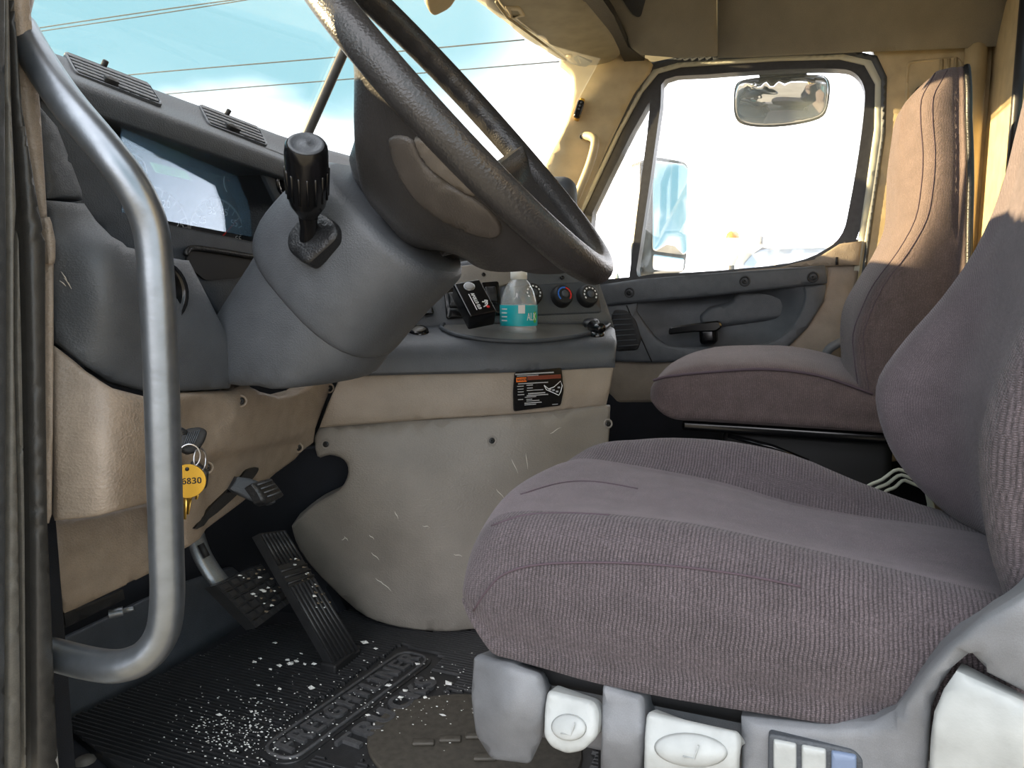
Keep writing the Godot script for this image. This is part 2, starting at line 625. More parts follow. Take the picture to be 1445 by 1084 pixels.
	M.pod = textured("brown grey switch pod", Color(0.40, 0.375, 0.345), 0.5, speck, grain, 22.0, 0.4)
	M.heel = textured("muddy heel pad rubber", Color(0.33, 0.31, 0.275), 0.6, speck, sandn, 14.0, 0.5, grime, 6.0)
	M.mud = textured("dried mud", Color(0.45, 0.40, 0.33), 0.9, speck, sandn, 20.0, 0.8)
	M.pane = glass("window glass", Color(0.9, 0.96, 0.95, 0.06))
	M.bottle = glass("clear bottle", Color(0.95, 0.97, 0.98, 0.22), 0.8, 0.04)
	M.lens = glass("instrument lens", Color(0.58, 0.76, 0.92, 0.03), 0.8, 0.03)
	M.lens.metallic = 0.22
	M.ground = textured("dusty yard", Color(0.62, 0.58, 0.51), 0.95, speck, sandn, 0.8, 0.8, grime, 0.05)
	M.truck_white = plain("white truck paint", Color(0.87, 0.87, 0.86), 0.3)
	M.wire = plain("cable", Color(0.10, 0.12, 0.13), 0.7)
	M.tree = plain("hazy far foliage", Color(0.45, 0.48, 0.45), 0.9)
	M.pale_rubber = plain("pale gasket", Color(0.74, 0.74, 0.68), 0.6)

func panorama() -> ImageTexture:
	# hazy bright horizon, cyan blue higher up, thin streaky cloud; the same all the way round
	var w := 1024
	var h := 512
	var n := FastNoiseLite.new()
	n.seed = 12
	n.frequency = 1.6
	n.fractal_octaves = 5
	var n2 := FastNoiseLite.new()
	n2.seed = 40
	n2.frequency = 0.55
	n2.fractal_octaves = 2
	var data := PackedFloat32Array()
	data.resize(w * h * 3)
	for y in h:
		var el := PI * (0.5 - (y + 0.5) / h)
		var e := rad_to_deg(el)
		for x in w:
			var a := TAU * (x + 0.5) / w
			var d := Vector3(sin(a) * cos(el), sin(el), -cos(a) * cos(el))
			var c: Color
			if e < 0.0:
				c = Color(0.50, 0.47, 0.42)
			else:
				var p := Vector3(d.x, d.y * 3.0, d.z)
				var cl := smoothstep(-0.1, 0.5, n.get_noise_3dv(p * 1.3) + 0.5 * n2.get_noise_3dv(p) + 0.1)
				# a veil of bright thin cloud lies across the sides, clear blue opens ahead of and behind the truck
				var side := absf(d.x) / cos(el)
				var low := lerpf(13.0, 5.0, smoothstep(0.2, 0.7, side))
				var gap := smoothstep(0.12, 0.42, side) * smoothstep(low - 6.0, low + 7.0, e) * (1.0 - 0.6 * smoothstep(28.0, 55.0, e))
				var blue := Color(0.175, 0.36, 0.425).lerp(Color(0.125, 0.30, 0.455), smoothstep(20.0, 75.0, e))
				var veil := Color(SKYW, SKYW, SKYW * 1.05)
				c = veil.lerp(blue, clampf(gap * (1.0 - 0.55 * cl), 0, 1))
			var i := (y * w + x) * 3
			data[i] = c.r
			data[i + 1] = c.g
			data[i + 2] = c.b
	return ImageTexture.create_from_image(Image.create_from_data(w, h, false, Image.FORMAT_RGBF, data.to_byte_array()))

const SKYW := 2.1
func _ready() -> void:
	rng.seed = 77
	cam_basis = Basis(Vector3.UP, deg_to_rad(21.5)) * Basis(Vector3.RIGHT, deg_to_rad(-7.45))
	var cam := Camera3D.new()
	cam.name = "camera"
	cam.fov = rad_to_deg(2.0 * atan(542.0 / F))
	cam.near = 0.01
	cam.far = 2000.0
	add_child(cam)
	cam.transform = Transform3D(cam_basis, EYE)
	cam.current = true
	var we := WorldEnvironment.new()
	we.name = "world_environment"
	var env := Environment.new()
	env.background_mode = Environment.BG_SKY
	var sky := Sky.new()
	var psm := PanoramaSkyMaterial.new()
	psm.panorama = panorama()
	sky.sky_material = psm
	env.sky = sky
	env.tonemap_mode = Environment.TONE_MAPPER_LINEAR
	env.tonemap_exposure = 2.45
	env.sdfgi_enabled = true
	env.ssao_enabled = true
	env.ssil_enabled = true
	we.environment = env
	add_child(we)
	var sun := DirectionalLight3D.new()
	sun.name = "sun"
	sun.light_color = Color(1.0, 0.89, 0.68)
	sun.light_energy = 3.5
	sun.light_angular_distance = 0.6
	sun.shadow_enabled = true
	add_child(sun)
	sun.look_at_from_position(Vector3(-5, 5, 5), Vector3(-5, 5, 5) + Vector3(1.0, -0.20, -0.21), Vector3.UP)
	make_materials()
	build_shell()
	build_dash()
	build_column_and_wheel()
	build_seats()
	build_controls()
	build_small()
	build_outside()

# ---------- the cab itself ----------
func slab(called: String, lo: Vector3, hi: Vector3, m: Material, parent: Node3D, r := 0.004) -> MeshInstance3D:
	var st := begin()
	rbox(st, Transform3D(Basis(), (lo + hi) * 0.5), hi - lo, r, 2)
	return put(called, st, m, parent)
func band(l: Array, r: Array) -> PackedVector2Array:
	# outline between a left and a right polyline, both [x, y, x, y ...] downwards
	var o := pts(l)
	var q := pts(r)
	q.reverse()
	o.append_array(q)
	return o
func ws_point(z: float, y: float) -> Vector3:
	var q := (z + 0.96) / 0.85
	return Vector3(-1.03 + 0.615 * (y - 0.90) + 0.215 * q * q, y, z)
func build_shell() -> void:
	# floor
	var fl := setting("floor", "dark cab floor with toe board and tan door sill")
	slab("floor_pan", Vector3(-1.10, -0.06, -1.97), Vector3(0.5, -0.012, -0.24), M.carpet, fl)
	slab("sill", Vector3(-0.86, -0.10, -0.26), Vector3(0.5, -0.014, -0.02), M.tan, fl, 0.02)
	var st := begin()
	lathe(st, [Vector2(0.0, 0.006), Vector2(0.012, 0.005), Vector2(0.017, -0.002), Vector2(0.017, -0.006)], ay(120, 1076, -0.014), Vector3.UP, 16)
	put("sill_plug", st, M.jamb, fl)
	# firewall and toe board
	var wf := setting("wall_front", "dark firewall and sloping toe board ahead of the pedals")
	st = begin()
	var prof := [Vector2(-0.98, -0.02), Vector2(-1.01, 0.0), Vector2(-1.06, 0.12), Vector2(-1.09, 0.25), Vector2(-1.10, 0.45), Vector2(-1.10, 0.86)]
	var rows := []
	for p in prof:
		var r := []
		for k in 7: r.append(Vector3(p.x, p.y, -0.16 - 1.82 * k / 6.0))
		rows.append(r)
	sheet(st, dense(rows, 2, 3), 0.02)
	put("toe_board", st, M.carpet, wf)
	st = begin()   # grey rubber kick cover left of the brake
	shell(st, pts([84, 905, 140, 878, 205, 846, 262, 822, 330, 800, 400, 860, 420, 862, 354, 893, 250, 944, 84, 1025, 82, 960]), table(0, 80, 800, 420, 1030, [[-1.0, -1.0, -0.99], [-0.985, -0.97, -0.955], [-0.975, -0.945, -0.925]]), 0.012, 0.003, 22.0)
	put("kick_cover", st, M.dark, wf)
	st = begin()
	shell(st, pts([92, 866, 175, 832, 178, 846, 95, 886]), on_x(-0.86), 0.012, 0.002, 16.0)
	put("bracket", st, M.rubber, wf)
	st = begin()
	var bp := ax(168, 864, -0.855)
	lathe(st, [Vector2(0.0, 0.018), Vector2(0.0035, 0.018), Vector2(0.0035, 0.018), Vector2(0.0035, 0.005), Vector2(0.0065, 0.005), Vector2(0.0065, 0.005), Vector2(0.0065, 0.0), Vector2(0.0065, -0.012)], bp, Vector3(0.6, 0.1, -0.6), 12)
	put("bolt", st, M.steel_dull, wf)
	# inner side wall ahead of the door and the jamb with its seals
	var wl := setting("wall_left", "driver door jamb with weathered rubber seals")
	slab("kick_panel", Vector3(-1.1, -0.05, -0.17), Vector3(-0.78, 0.86, -0.14), M.carpet, wl)
	var yy := [-30, 150, 290, 340, 500, 740, 1110]
	var c := [
		[-60, -60, -60, -60, -60, -60, -60],
		[11, 11, 12, 13, 13, 12, 10],
		[16, 20, 27, 24, 24, 30, 34],
		[18, 28, 38, 42, 46, 50, 52],
		[22, 35, 58, 68, 68, 71, 87],
		[43, 61, 70, 80, 80, 77, 87]]
	var spec := [["door_frame_edge", M.jamb_dark, -0.665], ["drip_channel", M.jamb, -0.672], ["jamb_face", M.jamb, -0.70], ["door_seal", M.seal, -0.685], ["pillar_trim", M.tan, -0.705]]
	for k in 5:
		var l := []
		var r := []
		var last := 6 if k == 4 else 7
		for i in last:
			l.append_array([c[k][i], yy[i]])
			r.append_array([c[k + 1][i], yy[i]])
		st = begin()
		shell(st, band(l, r), on_x(spec[k][2]), 0.05 if k < 4 else 0.03, 0.008 if k != 2 else 0.003, 14.0, 5.0 if k != 2 else 2.0)
		put(spec[k][0], st, spec[k][1], wl)
	st = begin()
	shell(st, pts([66, 308, 73, 306, 80, 340, 80, 372, 72, 372]), on_x(-0.698), 0.02, 0.003, 8.0, 2.0)
	put("trim_clip", st, M.tan, wl)
	# upper front pillar and the beam over the driver's opening, above the picture
	st = begin()
	tube(st, [Vector3(-0.80, 0.80, -0.11), Vector3(-0.70, 1.0, -0.11), Vector3(-0.58, 1.22, -0.12), Vector3(-0.50, 1.34, -0.12)], 0.045, 12)
	put("front_pillar", st, M.tan, wl)
	slab("unseen_cowl_side", Vector3(-1.35, -0.9, -0.13), Vector3(-0.735, 0.84, 0.03), M.truck_white, wl, 0.03)  # out of view behind the jamb, placed to keep sun off its strips
	slab("door_header", Vector3(-0.56, 1.33, -0.16), Vector3(0.45, 1.62, -0.02), M.headliner, wl, 0.03)
	slab("rear_pillar", Vector3(0.33, -0.05, -0.12), Vector3(0.45, 1.4, -0.02), M.cream, wl, 0.02)
	# ceiling
	var ce := setting("ceiling", "shaded olive tan headliner over the cab")
	slab("roof_lining", Vector3(-0.62, 1.58, -1.98), Vector3(0.45, 1.62, -0.02), M.headliner, ce)
	st = begin()   # lining above the passenger door
	shell(st, pts([1011, -60, 1012, 82, 1050, 82, 1110, 79, 1230, 74, 1300, 72, 1390, 68, 1420, 66, 1430, -60]), table(2, 1000, -60, 1400, 90, [[-1.70, -1.70], [-1.82, -1.82], [-1.90, -1.90]]), 0.03, 0.006, 30.0, 4.0)
	put("side_lining", st, M.headliner, ce)
	st = begin()   # overhead locker above the windscreen corner
	shell(st, pts([826, -60, 845, -12, 862, 14, 880, 44, 886, 68, 905, 80, 960, 84, 1012, 81, 1012, -60]), table(2, 820, -60, 1020, 90, [[-1.52, -1.55, -1.66], [-1.62, -1.68, -1.76], [-1.74, -1.82, -1.86]]), 0.04, 0.01, 22.0, 6.0)
	put("overhead_locker", st, M.headliner, ce)
	st = begin()
	shell(st, smooth2([868, -20, 880, 2, 893, 20, 902, 24, 907, 14, 911, -20]), table(2, 820, -60, 1020, 90, [[-1.515, -1.545, -1.655], [-1.615, -1.675, -1.755], [-1.735, -1.815, -1.855]]), 0.003, 0.0, 12.0)
	put("speaker_grille", st, M.black, ce)
	for k in 5:
		st = begin()
		tube(st, [az(872 + k * 2, 1 + k * 5 - 8, -1.655), az(909 - k * 0.5, -3 + k * 4.5 - 8, -1.655)], 0.0018, 6)
		put("grille_bar", st, M.matte_black, ce)
	# header over the windscreen
	st = begin()
	shell(st, pts([655, -20, 668, 0, 705, 28, 740, 56, 787, 85, 808, 97, 822, 100, 834, 92, 794, 70, 707, 4, 690, -25]), on_plane(Vector3(-0.72, 1.262, -1.6), Vector3(-0.25, -1, 0).normalized()), 0.05, 0.006, 16.0, 4.0)
	put("windscreen_header", st, M.headliner, ce)
	st = begin()
	shell(st, pts([800, -30, 830, -30, 866, 22, 886, 66, 910, 82, 905, 96, 884, 92, 866, 60]), on_plane(Vector3(-0.55, 1.262, -1.7), Vector3(0, -1, 0)), 0.02, 0.0, 16.0)
	put("header_gap_shadow", st, M.black, ce)  # black sheet painting the shadow between visor and locker
	slab("header_beam", Vector3(-0.72, 1.27, -1.84), Vector3(-0.60, 1.60, -0.12), M.headliner, ce, 0.01)
	# windscreen in two panes with a post between
	var w1 := setting("window_1", "wide windscreen with a slim dark centre post")
	for half in 2:
		var g := []
		for i in 9:
			var r := []
			for j in 13:
				var z: float = lerpf(-0.14, -0.955, j / 12.0) if half == 0 else lerpf(-0.965, -1.80, j / 12.0)
				r.append(ws_point(z, lerpf(0.80, 1.33, i / 8.0)))
			g.append(r)
		st = begin()
		sheet(st, g, 0.004)
		put("pane", st, M.pane, w1)
	st = begin()
	var path := []
	for i in 9: path.append(ws_point(-0.96, lerpf(0.84, 1.33, i / 8.0)) + Vector3(0.012, 0, 0))
	tube(st, path, 0.0105, 12)
	put("centre_post", st, M.jamb_dark, w1)
	# passenger front pillar trim
	var t1 := setting("trim_1", "cream pillar trim between windscreen and passenger window")
	st = begin()
	shell(st, smooth2([790, 84, 806, 102, 809, 126, 804, 160, 787, 200, 764, 246, 758, 275, 775, 305, 812, 306, 823, 290, 846, 236, 871, 182, 896, 130, 921, 90, 885, 74, 830, 70], 3), table(2, 750, 70, 930, 310, [[-1.80, -1.86, -1.90], [-1.77, -1.85, -1.92], [-1.77, -1.85, -1.93]]), 0.03, 0.008, 12.0, 4.0)
	put("pillar_cover", st, M.cream, t1)
	# passenger side wall behind the door, and rear wall
	var wr := setting("wall_right", "cream body side behind the passenger door")
	st = begin()
	shell(st, pts([1225, 50, 1300, 45, 1402, 40, 1398, 300, 1382, 640, 1180, 660, 1205, 420, 1213, 380, 1226, 300, 1243, 200, 1248, 120]), on_z(-1.93), 0.04, 0.006, 26.0, 5.0)
	put("pillar_panel", st, M.cream, wr)
	st = begin()
	var rec := round2(pts([1279, 86, 1352, 79, 1360, 90, 1356, 205, 1276, 212]), 9)
	shell(st, rec, on_z(-1.927), 0.004, 0.002, 20.0, 2.5, [round2(pts([1283, 89, 1351, 83, 1355, 93, 1352, 202, 1280, 208]), 8)])
	put("belt_recess_rim", st, M.cream, wr)
	for k in 3:
		st = begin()
		tube(st, [az(1329 + k * 10, 84 - k, -1.928), az(1325 + k * 10, 150, -1.928)], 0.0045, 8)
		put("rib", st, M.cream, wr)
	st = begin()
	lathe(st, [Vector2(0.0, 0.022), Vector2(0.014, 0.02), Vector2(0.018, 0.012), Vector2(0.018, 0.012), Vector2(0.022, 0.0)], az(1303, 132, -1.925), Vector3(0, 0, 1), 20)
	put("belt_anchor", st, M.black, wr)
	slab("roof_rail", Vector3(-0.75, 1.262, -2.02), Vector3(0.43, 1.62, -1.965), M.headliner, wr)
	slab("lower_side", Vector3(-1.0, -0.06, -1.99), Vector3(0.45, 0.30, -1.955), M.carpet, wr)
	slab("cowl_right", Vector3(-1.12, -0.06, -1.99), Vector3(-0.66, 0.60, -1.965), M.tan_strip, wr)
	var wb := setting("wall_rear", "cream rear wall of the cab beside the back window")
	slab("rear_panel", Vector3(0.385, -0.05, -1.97), Vector3(0.43, 1.62, -1.60), M.cream, wb, 0.01)
	slab("rear_panel_low", Vector3(0.385, -0.05, -1.605), Vector3(0.43, 0.72, -0.02), M.cream, wb, 0.01)
	slab("rear_panel_top", Vector3(0.385, 1.26, -1.605), Vector3(0.43, 1.62, -0.02), M.cream, wb, 0.01)
	slab("rear_panel_side", Vector3(0.385, 0.715, -0.42), Vector3(0.43, 1.265, -0.02), M.cream, wb, 0.01)
	st = begin()
	tube(st, [Vector3(0.345, -0.02, -1.90), Vector3(0.345, 1.25, -1.90)], 0.026, 14)
	put("corner_cover", st, M.cream, wb)
	st = begin()
	lathe(st, [Vector2(0.0, 0.006), Vector2(0.009, 0.004), Vector2(0.011, 0.0)], ax(1384, 90, 0.384), Vector3(-1, 0, 0), 14)
	put("trim_button", st, M.cream, wb)
	var w2 := setting("window_2", "rear cab window in a black gasket")
	var gy := [0.715, 1.265]
	var gz := [-1.605, -0.42]
	var loop := []
	for q in [[0, 0], [1, 0], [1, 1], [0, 1]]:
		var nx := [q[0], q[1]]
		loop.append(Vector3(0.386, gy[nx[0]], gz[nx[1]]))
	for k in 4:
		st = begin()
		tube(st, [loop[k], loop[(k + 1) % 4]], 0.011, 8)
		put("gasket", st, M.rubber, w2)
	slab("pane", Vector3(0.402, 0.71, -1.61), Vector3(0.406, 1.27, -0.41), M.pane_tint, w2, 0.001)
	build_door()
	build_overhead()
	# the driver's door stands open beside the camera, outside the picture; its high skin keeps the low sun off the seat
	var d2 := setting("unseen_door_2", "open driver door out of view keeping low sun off the seat")
	var hb := Basis(Vector3.UP, 1.33)
	for q in [["door_skin", Vector3(0.55, 0.30, 0), Vector3(1.1, 1.26, 0.06), M.darkgrey], ["window_post", Vector3(0.02, 1.10, 0), Vector3(0.04, 0.40, 0.04), M.rubber], ["window_post", Vector3(1.08, 1.10, 0), Vector3(0.04, 0.40, 0.04), M.rubber], ["window_rail", Vector3(0.55, 1.30, 0), Vector3(1.1, 0.05, 0.04), M.rubber], ["window_pane", Vector3(0.55, 1.10, 0), Vector3(1.03, 0.39, 0.005), M.pane]]:
		st = begin()
		rbox(st, Transform3D(hb, Vector3(-0.76, 0, 0.03) + hb * (Vector3(-1, 1, 1) * (q[1] as Vector3))), q[2], 0.002 if q[0] == "window_pane" else 0.012, 2)
		put(q[0], st, q[3], d2)

func build_door() -> void:
	var d := setting("door_1", "closed passenger door with grey trim panel and big window")
	var main := smooth2([939, 112, 1000, 105, 1100, 98, 1180, 97, 1206, 103, 1219, 122, 1220, 150, 1212, 215, 1199, 290, 1189, 328, 1165, 352, 1115, 371, 1010, 382, 920, 387, 899, 388, 903, 350, 918, 250, 932, 150], 3)
	var vent := pts([918, 140, 913, 190, 900, 290, 888, 391, 848, 395, 834, 320, 836, 300, 860, 250, 890, 190])
	var st := begin()
	shell(st, smooth2([822, 298, 850, 238, 876, 184, 905, 130, 926, 102, 960, 93, 1100, 84, 1185, 82, 1221, 90, 1236, 116, 1235, 180, 1222, 270, 1207, 342, 1160, 380, 1100, 388, 900, 404, 842, 412, 818, 380, 815, 330], 3), on_z(-1.945), 0.05, 0.0, 8.0, 2.0, [main, vent])
	put("window_frame", st, M.rubber, d)
	st = begin()
	shell(st, band([813, 300, 843, 236, 868, 184, 898, 128, 920, 96, 955, 86, 1100, 77, 1190, 74, 1231, 83, 1245, 112, 1244, 190, 1228, 300, 1216, 382], [822, 300, 851, 238, 876, 185, 906, 130, 928, 103, 960, 94, 1100, 85, 1185, 83, 1220, 91, 1235, 118, 1234, 180, 1220, 280, 1205, 382]), on_z(-1.935), 0.03, 0.005, 10.0, 2.5)
	put("door_edge", st, M.pale_rubber, d)
	st = begin()
	shell(st, band([806, 300, 837, 232, 864, 178, 893, 122, 916, 88, 953, 80, 1100, 71, 1195, 68, 1238, 78, 1252, 108, 1250, 190, 1234, 300, 1220, 400], [814, 300, 844, 237, 869, 185, 899, 129, 921, 97, 956, 87, 1100, 78, 1190, 75, 1230, 84, 1244, 112, 1243, 190, 1227, 300, 1214, 400]), on_z(-1.925), 0.03, 0.005, 10.0, 3.0)
	put("door_seal", st, M.dark, d)
	st = begin()
	shell(st, main, on_z(-1.962), 0.004, 0.0, 40.0)
	put("window_pane", st, M.pane, d)
	st = begin()
	shell(st, vent, on_z(-1.962), 0.004, 0.0, 40.0)
	put("vent_pane", st, M.pane, d)
	# inner door skin
	st = begin()
	shell(st, pts([835, 402, 900, 394, 1000, 386, 1100, 376, 1150, 362, 1190, 336, 1216, 338, 1210, 400, 1196, 470, 1188, 566, 860, 570, 845, 500]), table(2, 830, 330, 1220, 600, [[-1.945, -1.945, -1.945], [-1.94, -1.93, -1.94], [-1.945, -1.935, -1.945], [-1.955, -1.95, -1.955]]), 0.04, 0.01, 18.0, 6.0, [smooth2([895, 427, 980, 418, 1121, 402, 1137, 407, 1137, 428, 1120, 461, 1092, 485, 1040, 492, 959, 493, 932, 487, 912, 469], 3)])
	put("door_skin", st, M.tan_strip, d)
	var panel := pts([846, 432, 1000, 418, 1130, 404, 1166, 401, 1163, 425, 1140, 462, 1112, 490, 1085, 504, 1000, 509, 920, 512, 865, 510, 850, 480])
	st = begin()
	shell(st, panel, on_z(-1.915), 0.02, 0.005, 16.0, 4.0, [smooth2([899, 428, 980, 420, 1120, 405, 1133, 409, 1134, 426, 1118, 458, 1090, 482, 1040, 489, 960, 490, 935, 484, 916, 466], 3)])
	put("panel", st, M.darkgrey, d)
	# the scooped pocket
	st = begin()
	shell(st, smooth2([894, 426, 980, 417, 1122, 401, 1138, 407, 1138, 428, 1121, 461, 1092, 486, 1040, 493, 958, 494, 931, 488, 911, 469], 3), table(2, 890, 400, 1142, 496, [[-1.918, -1.922, -1.925, -1.92, -1.918], [-1.922, -1.972, -1.978, -1.970, -1.92], [-1.925, -1.975, -1.978, -1.968, -1.92], [-1.925, -1.975, -1.968, -1.955, -1.92], [-1.915, -1.925, -1.925, -1.92, -1.915]]), 0.012, 0.0, 10.0)
	put("pocket", st, M.darkgrey, d)
	st = begin()   # raised step across the pocket
	shell(st, round2(pts([986, 446, 1000, 433, 1032, 426, 1038, 410, 1118, 405, 1127, 411, 1124, 427, 1104, 450, 1012, 462, 990, 462]), 5), on_z(-1.953), 0.03, 0.012, 8.0, 5.0)
	put("pocket_step", st, M.darkgrey, d)
	st = begin()
	shell(st, pts([846, 402, 900, 394, 1000, 386, 1130, 377, 1163, 374, 1168, 382, 1167, 400, 1130, 404, 1000, 418, 846, 432]), on_z(-1.905), 0.03, 0.006, 16.0, 4.0)
	put("top_rail", st, M.darkgrey, d)
	for q in [[888, 413], [1051, 397], [1147, 391]]:
		screw(d, az(q[0], q[1], -1.904), Vector3(0, 0, 1), 0.0085, M.black)
	# pull handle
	st = begin()
	plate(st, round2(PackedVector2Array([Vector2(-0.075, -0.012), Vector2(0.0, -0.01), Vector2(0.065, -0.014), Vector2(0.085, 0.0), Vector2(0.075, 0.018), Vector2(0.02, 0.016), Vector2(-0.07, 0.010)]), 0.008), Transform3D(Basis(Vector3(0, 0, 1), 0.10), az(978, 464, -1.90)), 0.022, 0.004)
	put("pull_handle", st, M.gloss_black, d)
	st = begin()
	rbox(st, Transform3D(Basis(Vector3(0, 0, 1), 0.1), az(1000, 474, -1.935)), Vector3(0.05, 0.05, 0.06), 0.014)
	put("handle_mount", st, M.gloss_black, d)
	# speaker
	st = begin()
	shell(st, round2(pts([866, 437, 884, 438, 897, 452, 905, 478, 900, 494, 868, 496, 858, 470]), 5), on_z(-1.911), 0.006, 0.002, 8.0, 2.0)
	put("speaker_grille", st, M.matte_black, d)
	for k in 7:
		st = begin()
		tube(st, [az(863 + k * 1.5, 444 + k * 7.5, -1.9105), az(889 + k * 2.0, 443 + k * 7.3, -1.9105)], 0.0022, 6)
		put("grille_bar", st, M.dark, d)
	st = begin()   # parting line beside the speaker
	tube(st, [az(884, 431, -1.9145), az(920, 511, -1.9145)], 0.002, 6)
	put("parting_line", st, M.matte_black, d)
	# corner gusset and lock button
	st = begin()
	shell(st, pts([1185, 344, 1216, 340, 1212, 374, 1130, 377, 1112, 374, 1150, 366]), on_z(-1.92), 0.02, 0.004, 12.0, 3.0)
	put("corner_gusset", st, M.tan_strip, d)
	st = begin()
	tube(st, [az(1181, 374, -1.905), az(1181, 363, -1.905)], 0.004, 8)
	put("lock_button", st, M.black, d)
	st = begin()
	tube(st, spline([az(1168, 545, -1.90), az(1163, 520, -1.87), az(1167, 497, -1.85), az(1184, 484, -1.85), az(1205, 480, -1.87)], 5), 0.012, 12)
	put("grab_loop", st, M.seat_grey, d)

func build_overhead() -> void:
	var vp := Vector3(-0.68, 1.25, -1.6)
	var vn := Vector3(0.06, -1, 0.0).normalized()
	var v := thing("sun_visor", "olive tan sun visor folded up against the header above passenger", "sun visor", Vector3(-0.62, 1.25, -1.55))
	var st := begin()
	shell(st, round2(pts([688, -22, 707, 12, 720, 24, 795, 81, 806, 92, 834, 96, 862, 90, 878, 79, 864, 48, 806, -22]), 10), on_plane(vp, vn), 0.022, 0.006, 18.0, 5.0)
	put("visor_blade", st, M.visor, v)
	st = begin()
	tube(st, [apl(700, 0, vp, vn) + Vector3(0, -0.004, 0), apl(716, 22, vp, vn) + Vector3(0, -0.004, 0), apl(798, 83, vp, vn) + Vector3(0, -0.004, 0)], 0.0035, 8)
	put("pivot_rod", st, M.visor, v)
	st = begin()
	shell(st, round2(pts([712, 10, 734, 11, 742, 24, 722, 28]), 3), on_plane(vp + Vector3(0, -0.003, 0), vn), 0.006, 0.002, 8.0, 2.0, [pts([721, 16, 731, 17, 734, 22, 723, 23])])
	put("mount_clip", st, M.cream, v)
	st = begin()
	lathe(st, [Vector2(0.0, 0.008), Vector2(0.007, 0.006), Vector2(0.009, 0.0)], apl(803, 78, vp, vn) - vn * -0.001, Vector3(0, -1, 0), 12)
	put("pivot_button", st, M.cream, v)
	var v2 := thing("sun_visor", "cream rounded corner of the sun visor above the windscreen centre", "sun visor", Vector3(-0.62, 1.24, -1.0))
	st = begin()
	shell(st, round2(pts([570, -60, 602, -12, 603, 12, 612, 26, 636, 14, 654, -14, 640, -60]), 8), on_plane(Vector3(-0.72, 1.21, -1.1), Vector3(0.5, -0.85, 0.15).normalized()), 0.02, 0.006, 12.0, 4.0)
	put("visor_blade", st, M.cream, v2)
	# remote clipped to the pillar and the grab handle below it
	var r := thing("pillar_remote", "small black remote clipped to the cream passenger pillar", "remote", az(817, 152, -1.80))
	var n := Vector3(0.30, 0.1, 0.95).normalized()
	var b := basis_from(n, Vector3(0.30, 1, 0))
	st = begin()
	plate(st, rrect(0.020, 0.052, 0.008), Transform3D(b, az(817, 153, -1.80)), 0.014, 0.003)
	put("case", st, M.gloss_black, r)
	st = begin()
	plate(st, rrect(0.014, 0.062, 0.004), Transform3D(b, az(818, 153, -1.812)), 0.03, 0.002)
	put("clip", st, M.brass, r)
	for k in 4:
		st = begin()
		plate(st, ellipse2(0.0035, 0.0028, 10), Transform3D(b, az(817.5 + k * 1.6 - 2.4, 158 - k * 4.6, -1.7985)), 0.002)
		put("key", st, M.darkgrey, r)
	var g := thing("assist_bar", "cream assist bar bolted to the passenger windscreen pillar", "grab bar", az(836, 230, -1.83))
	st = begin()
	tube(st, spline([az(819, 193, -1.85), az(830, 192, -1.82), az(838, 196, -1.80), az(839, 206, -1.79), az(832, 232, -1.79), az(820, 262, -1.79), az(806, 296, -1.81), az(800, 310, -1.85)], 5), 0.0125, 12)
	put("bar", st, M.cream, g)
	st = begin()
	rbox(st, Transform3D(basis_from(n, Vector3(0.4, 1, 0)), az(821, 193, -1.845)), Vector3(0.04, 0.032, 0.03), 0.008)
	put("foot", st, M.cream, g)
	screw(g, az(821, 193, -1.825), n, 0.006)

# ---------- dashboard ----------
const DCOL := [1.315, 1.345, 1.378, 1.46]
func stack_where(off: Array, y0: float, y1: float) -> Callable:
	# the centre stack wraps round towards the driver; off = how far each row stands behind its lower lip
	var rows := []
	for o in off:
		var r := []
		for c in DCOL: r.append(c + o)
		rows.append(r)
	return table(3, 465, y0, 868, y1, rows)
func dash_profile(z: float) -> Array:
	var k := clampf((-0.25 - z) / 0.5, -0.2, 1.0)
	var crest := lerpf(0.902, 0.875, k)
	var brow := lerpf(0.845, 0.800, k)
	var back := ws_point(clampf(z, -1.7, -0.2), 0.86).x + 0.02
	return [Vector3(back, crest - 0.045, z), Vector3(lerpf(back, -0.88, 0.5), crest - 0.008, z), Vector3(-0.90, crest, z), Vector3(-0.876, crest - 0.003, z), Vector3(-0.862, crest - 0.010, z), Vector3(-0.835, lerpf(crest, brow, 0.52), z), Vector3(-0.806, brow + 0.010, z), Vector3(-0.797, brow + 0.002, z), Vector3(-0.793, brow - 0.008, z), Vector3(-0.794, brow - 0.022, z), Vector3(-0.80, brow - 0.027, z), Vector3(-0.83, brow - 0.026, z), Vector3(-0.90, brow - 0.03, z)]
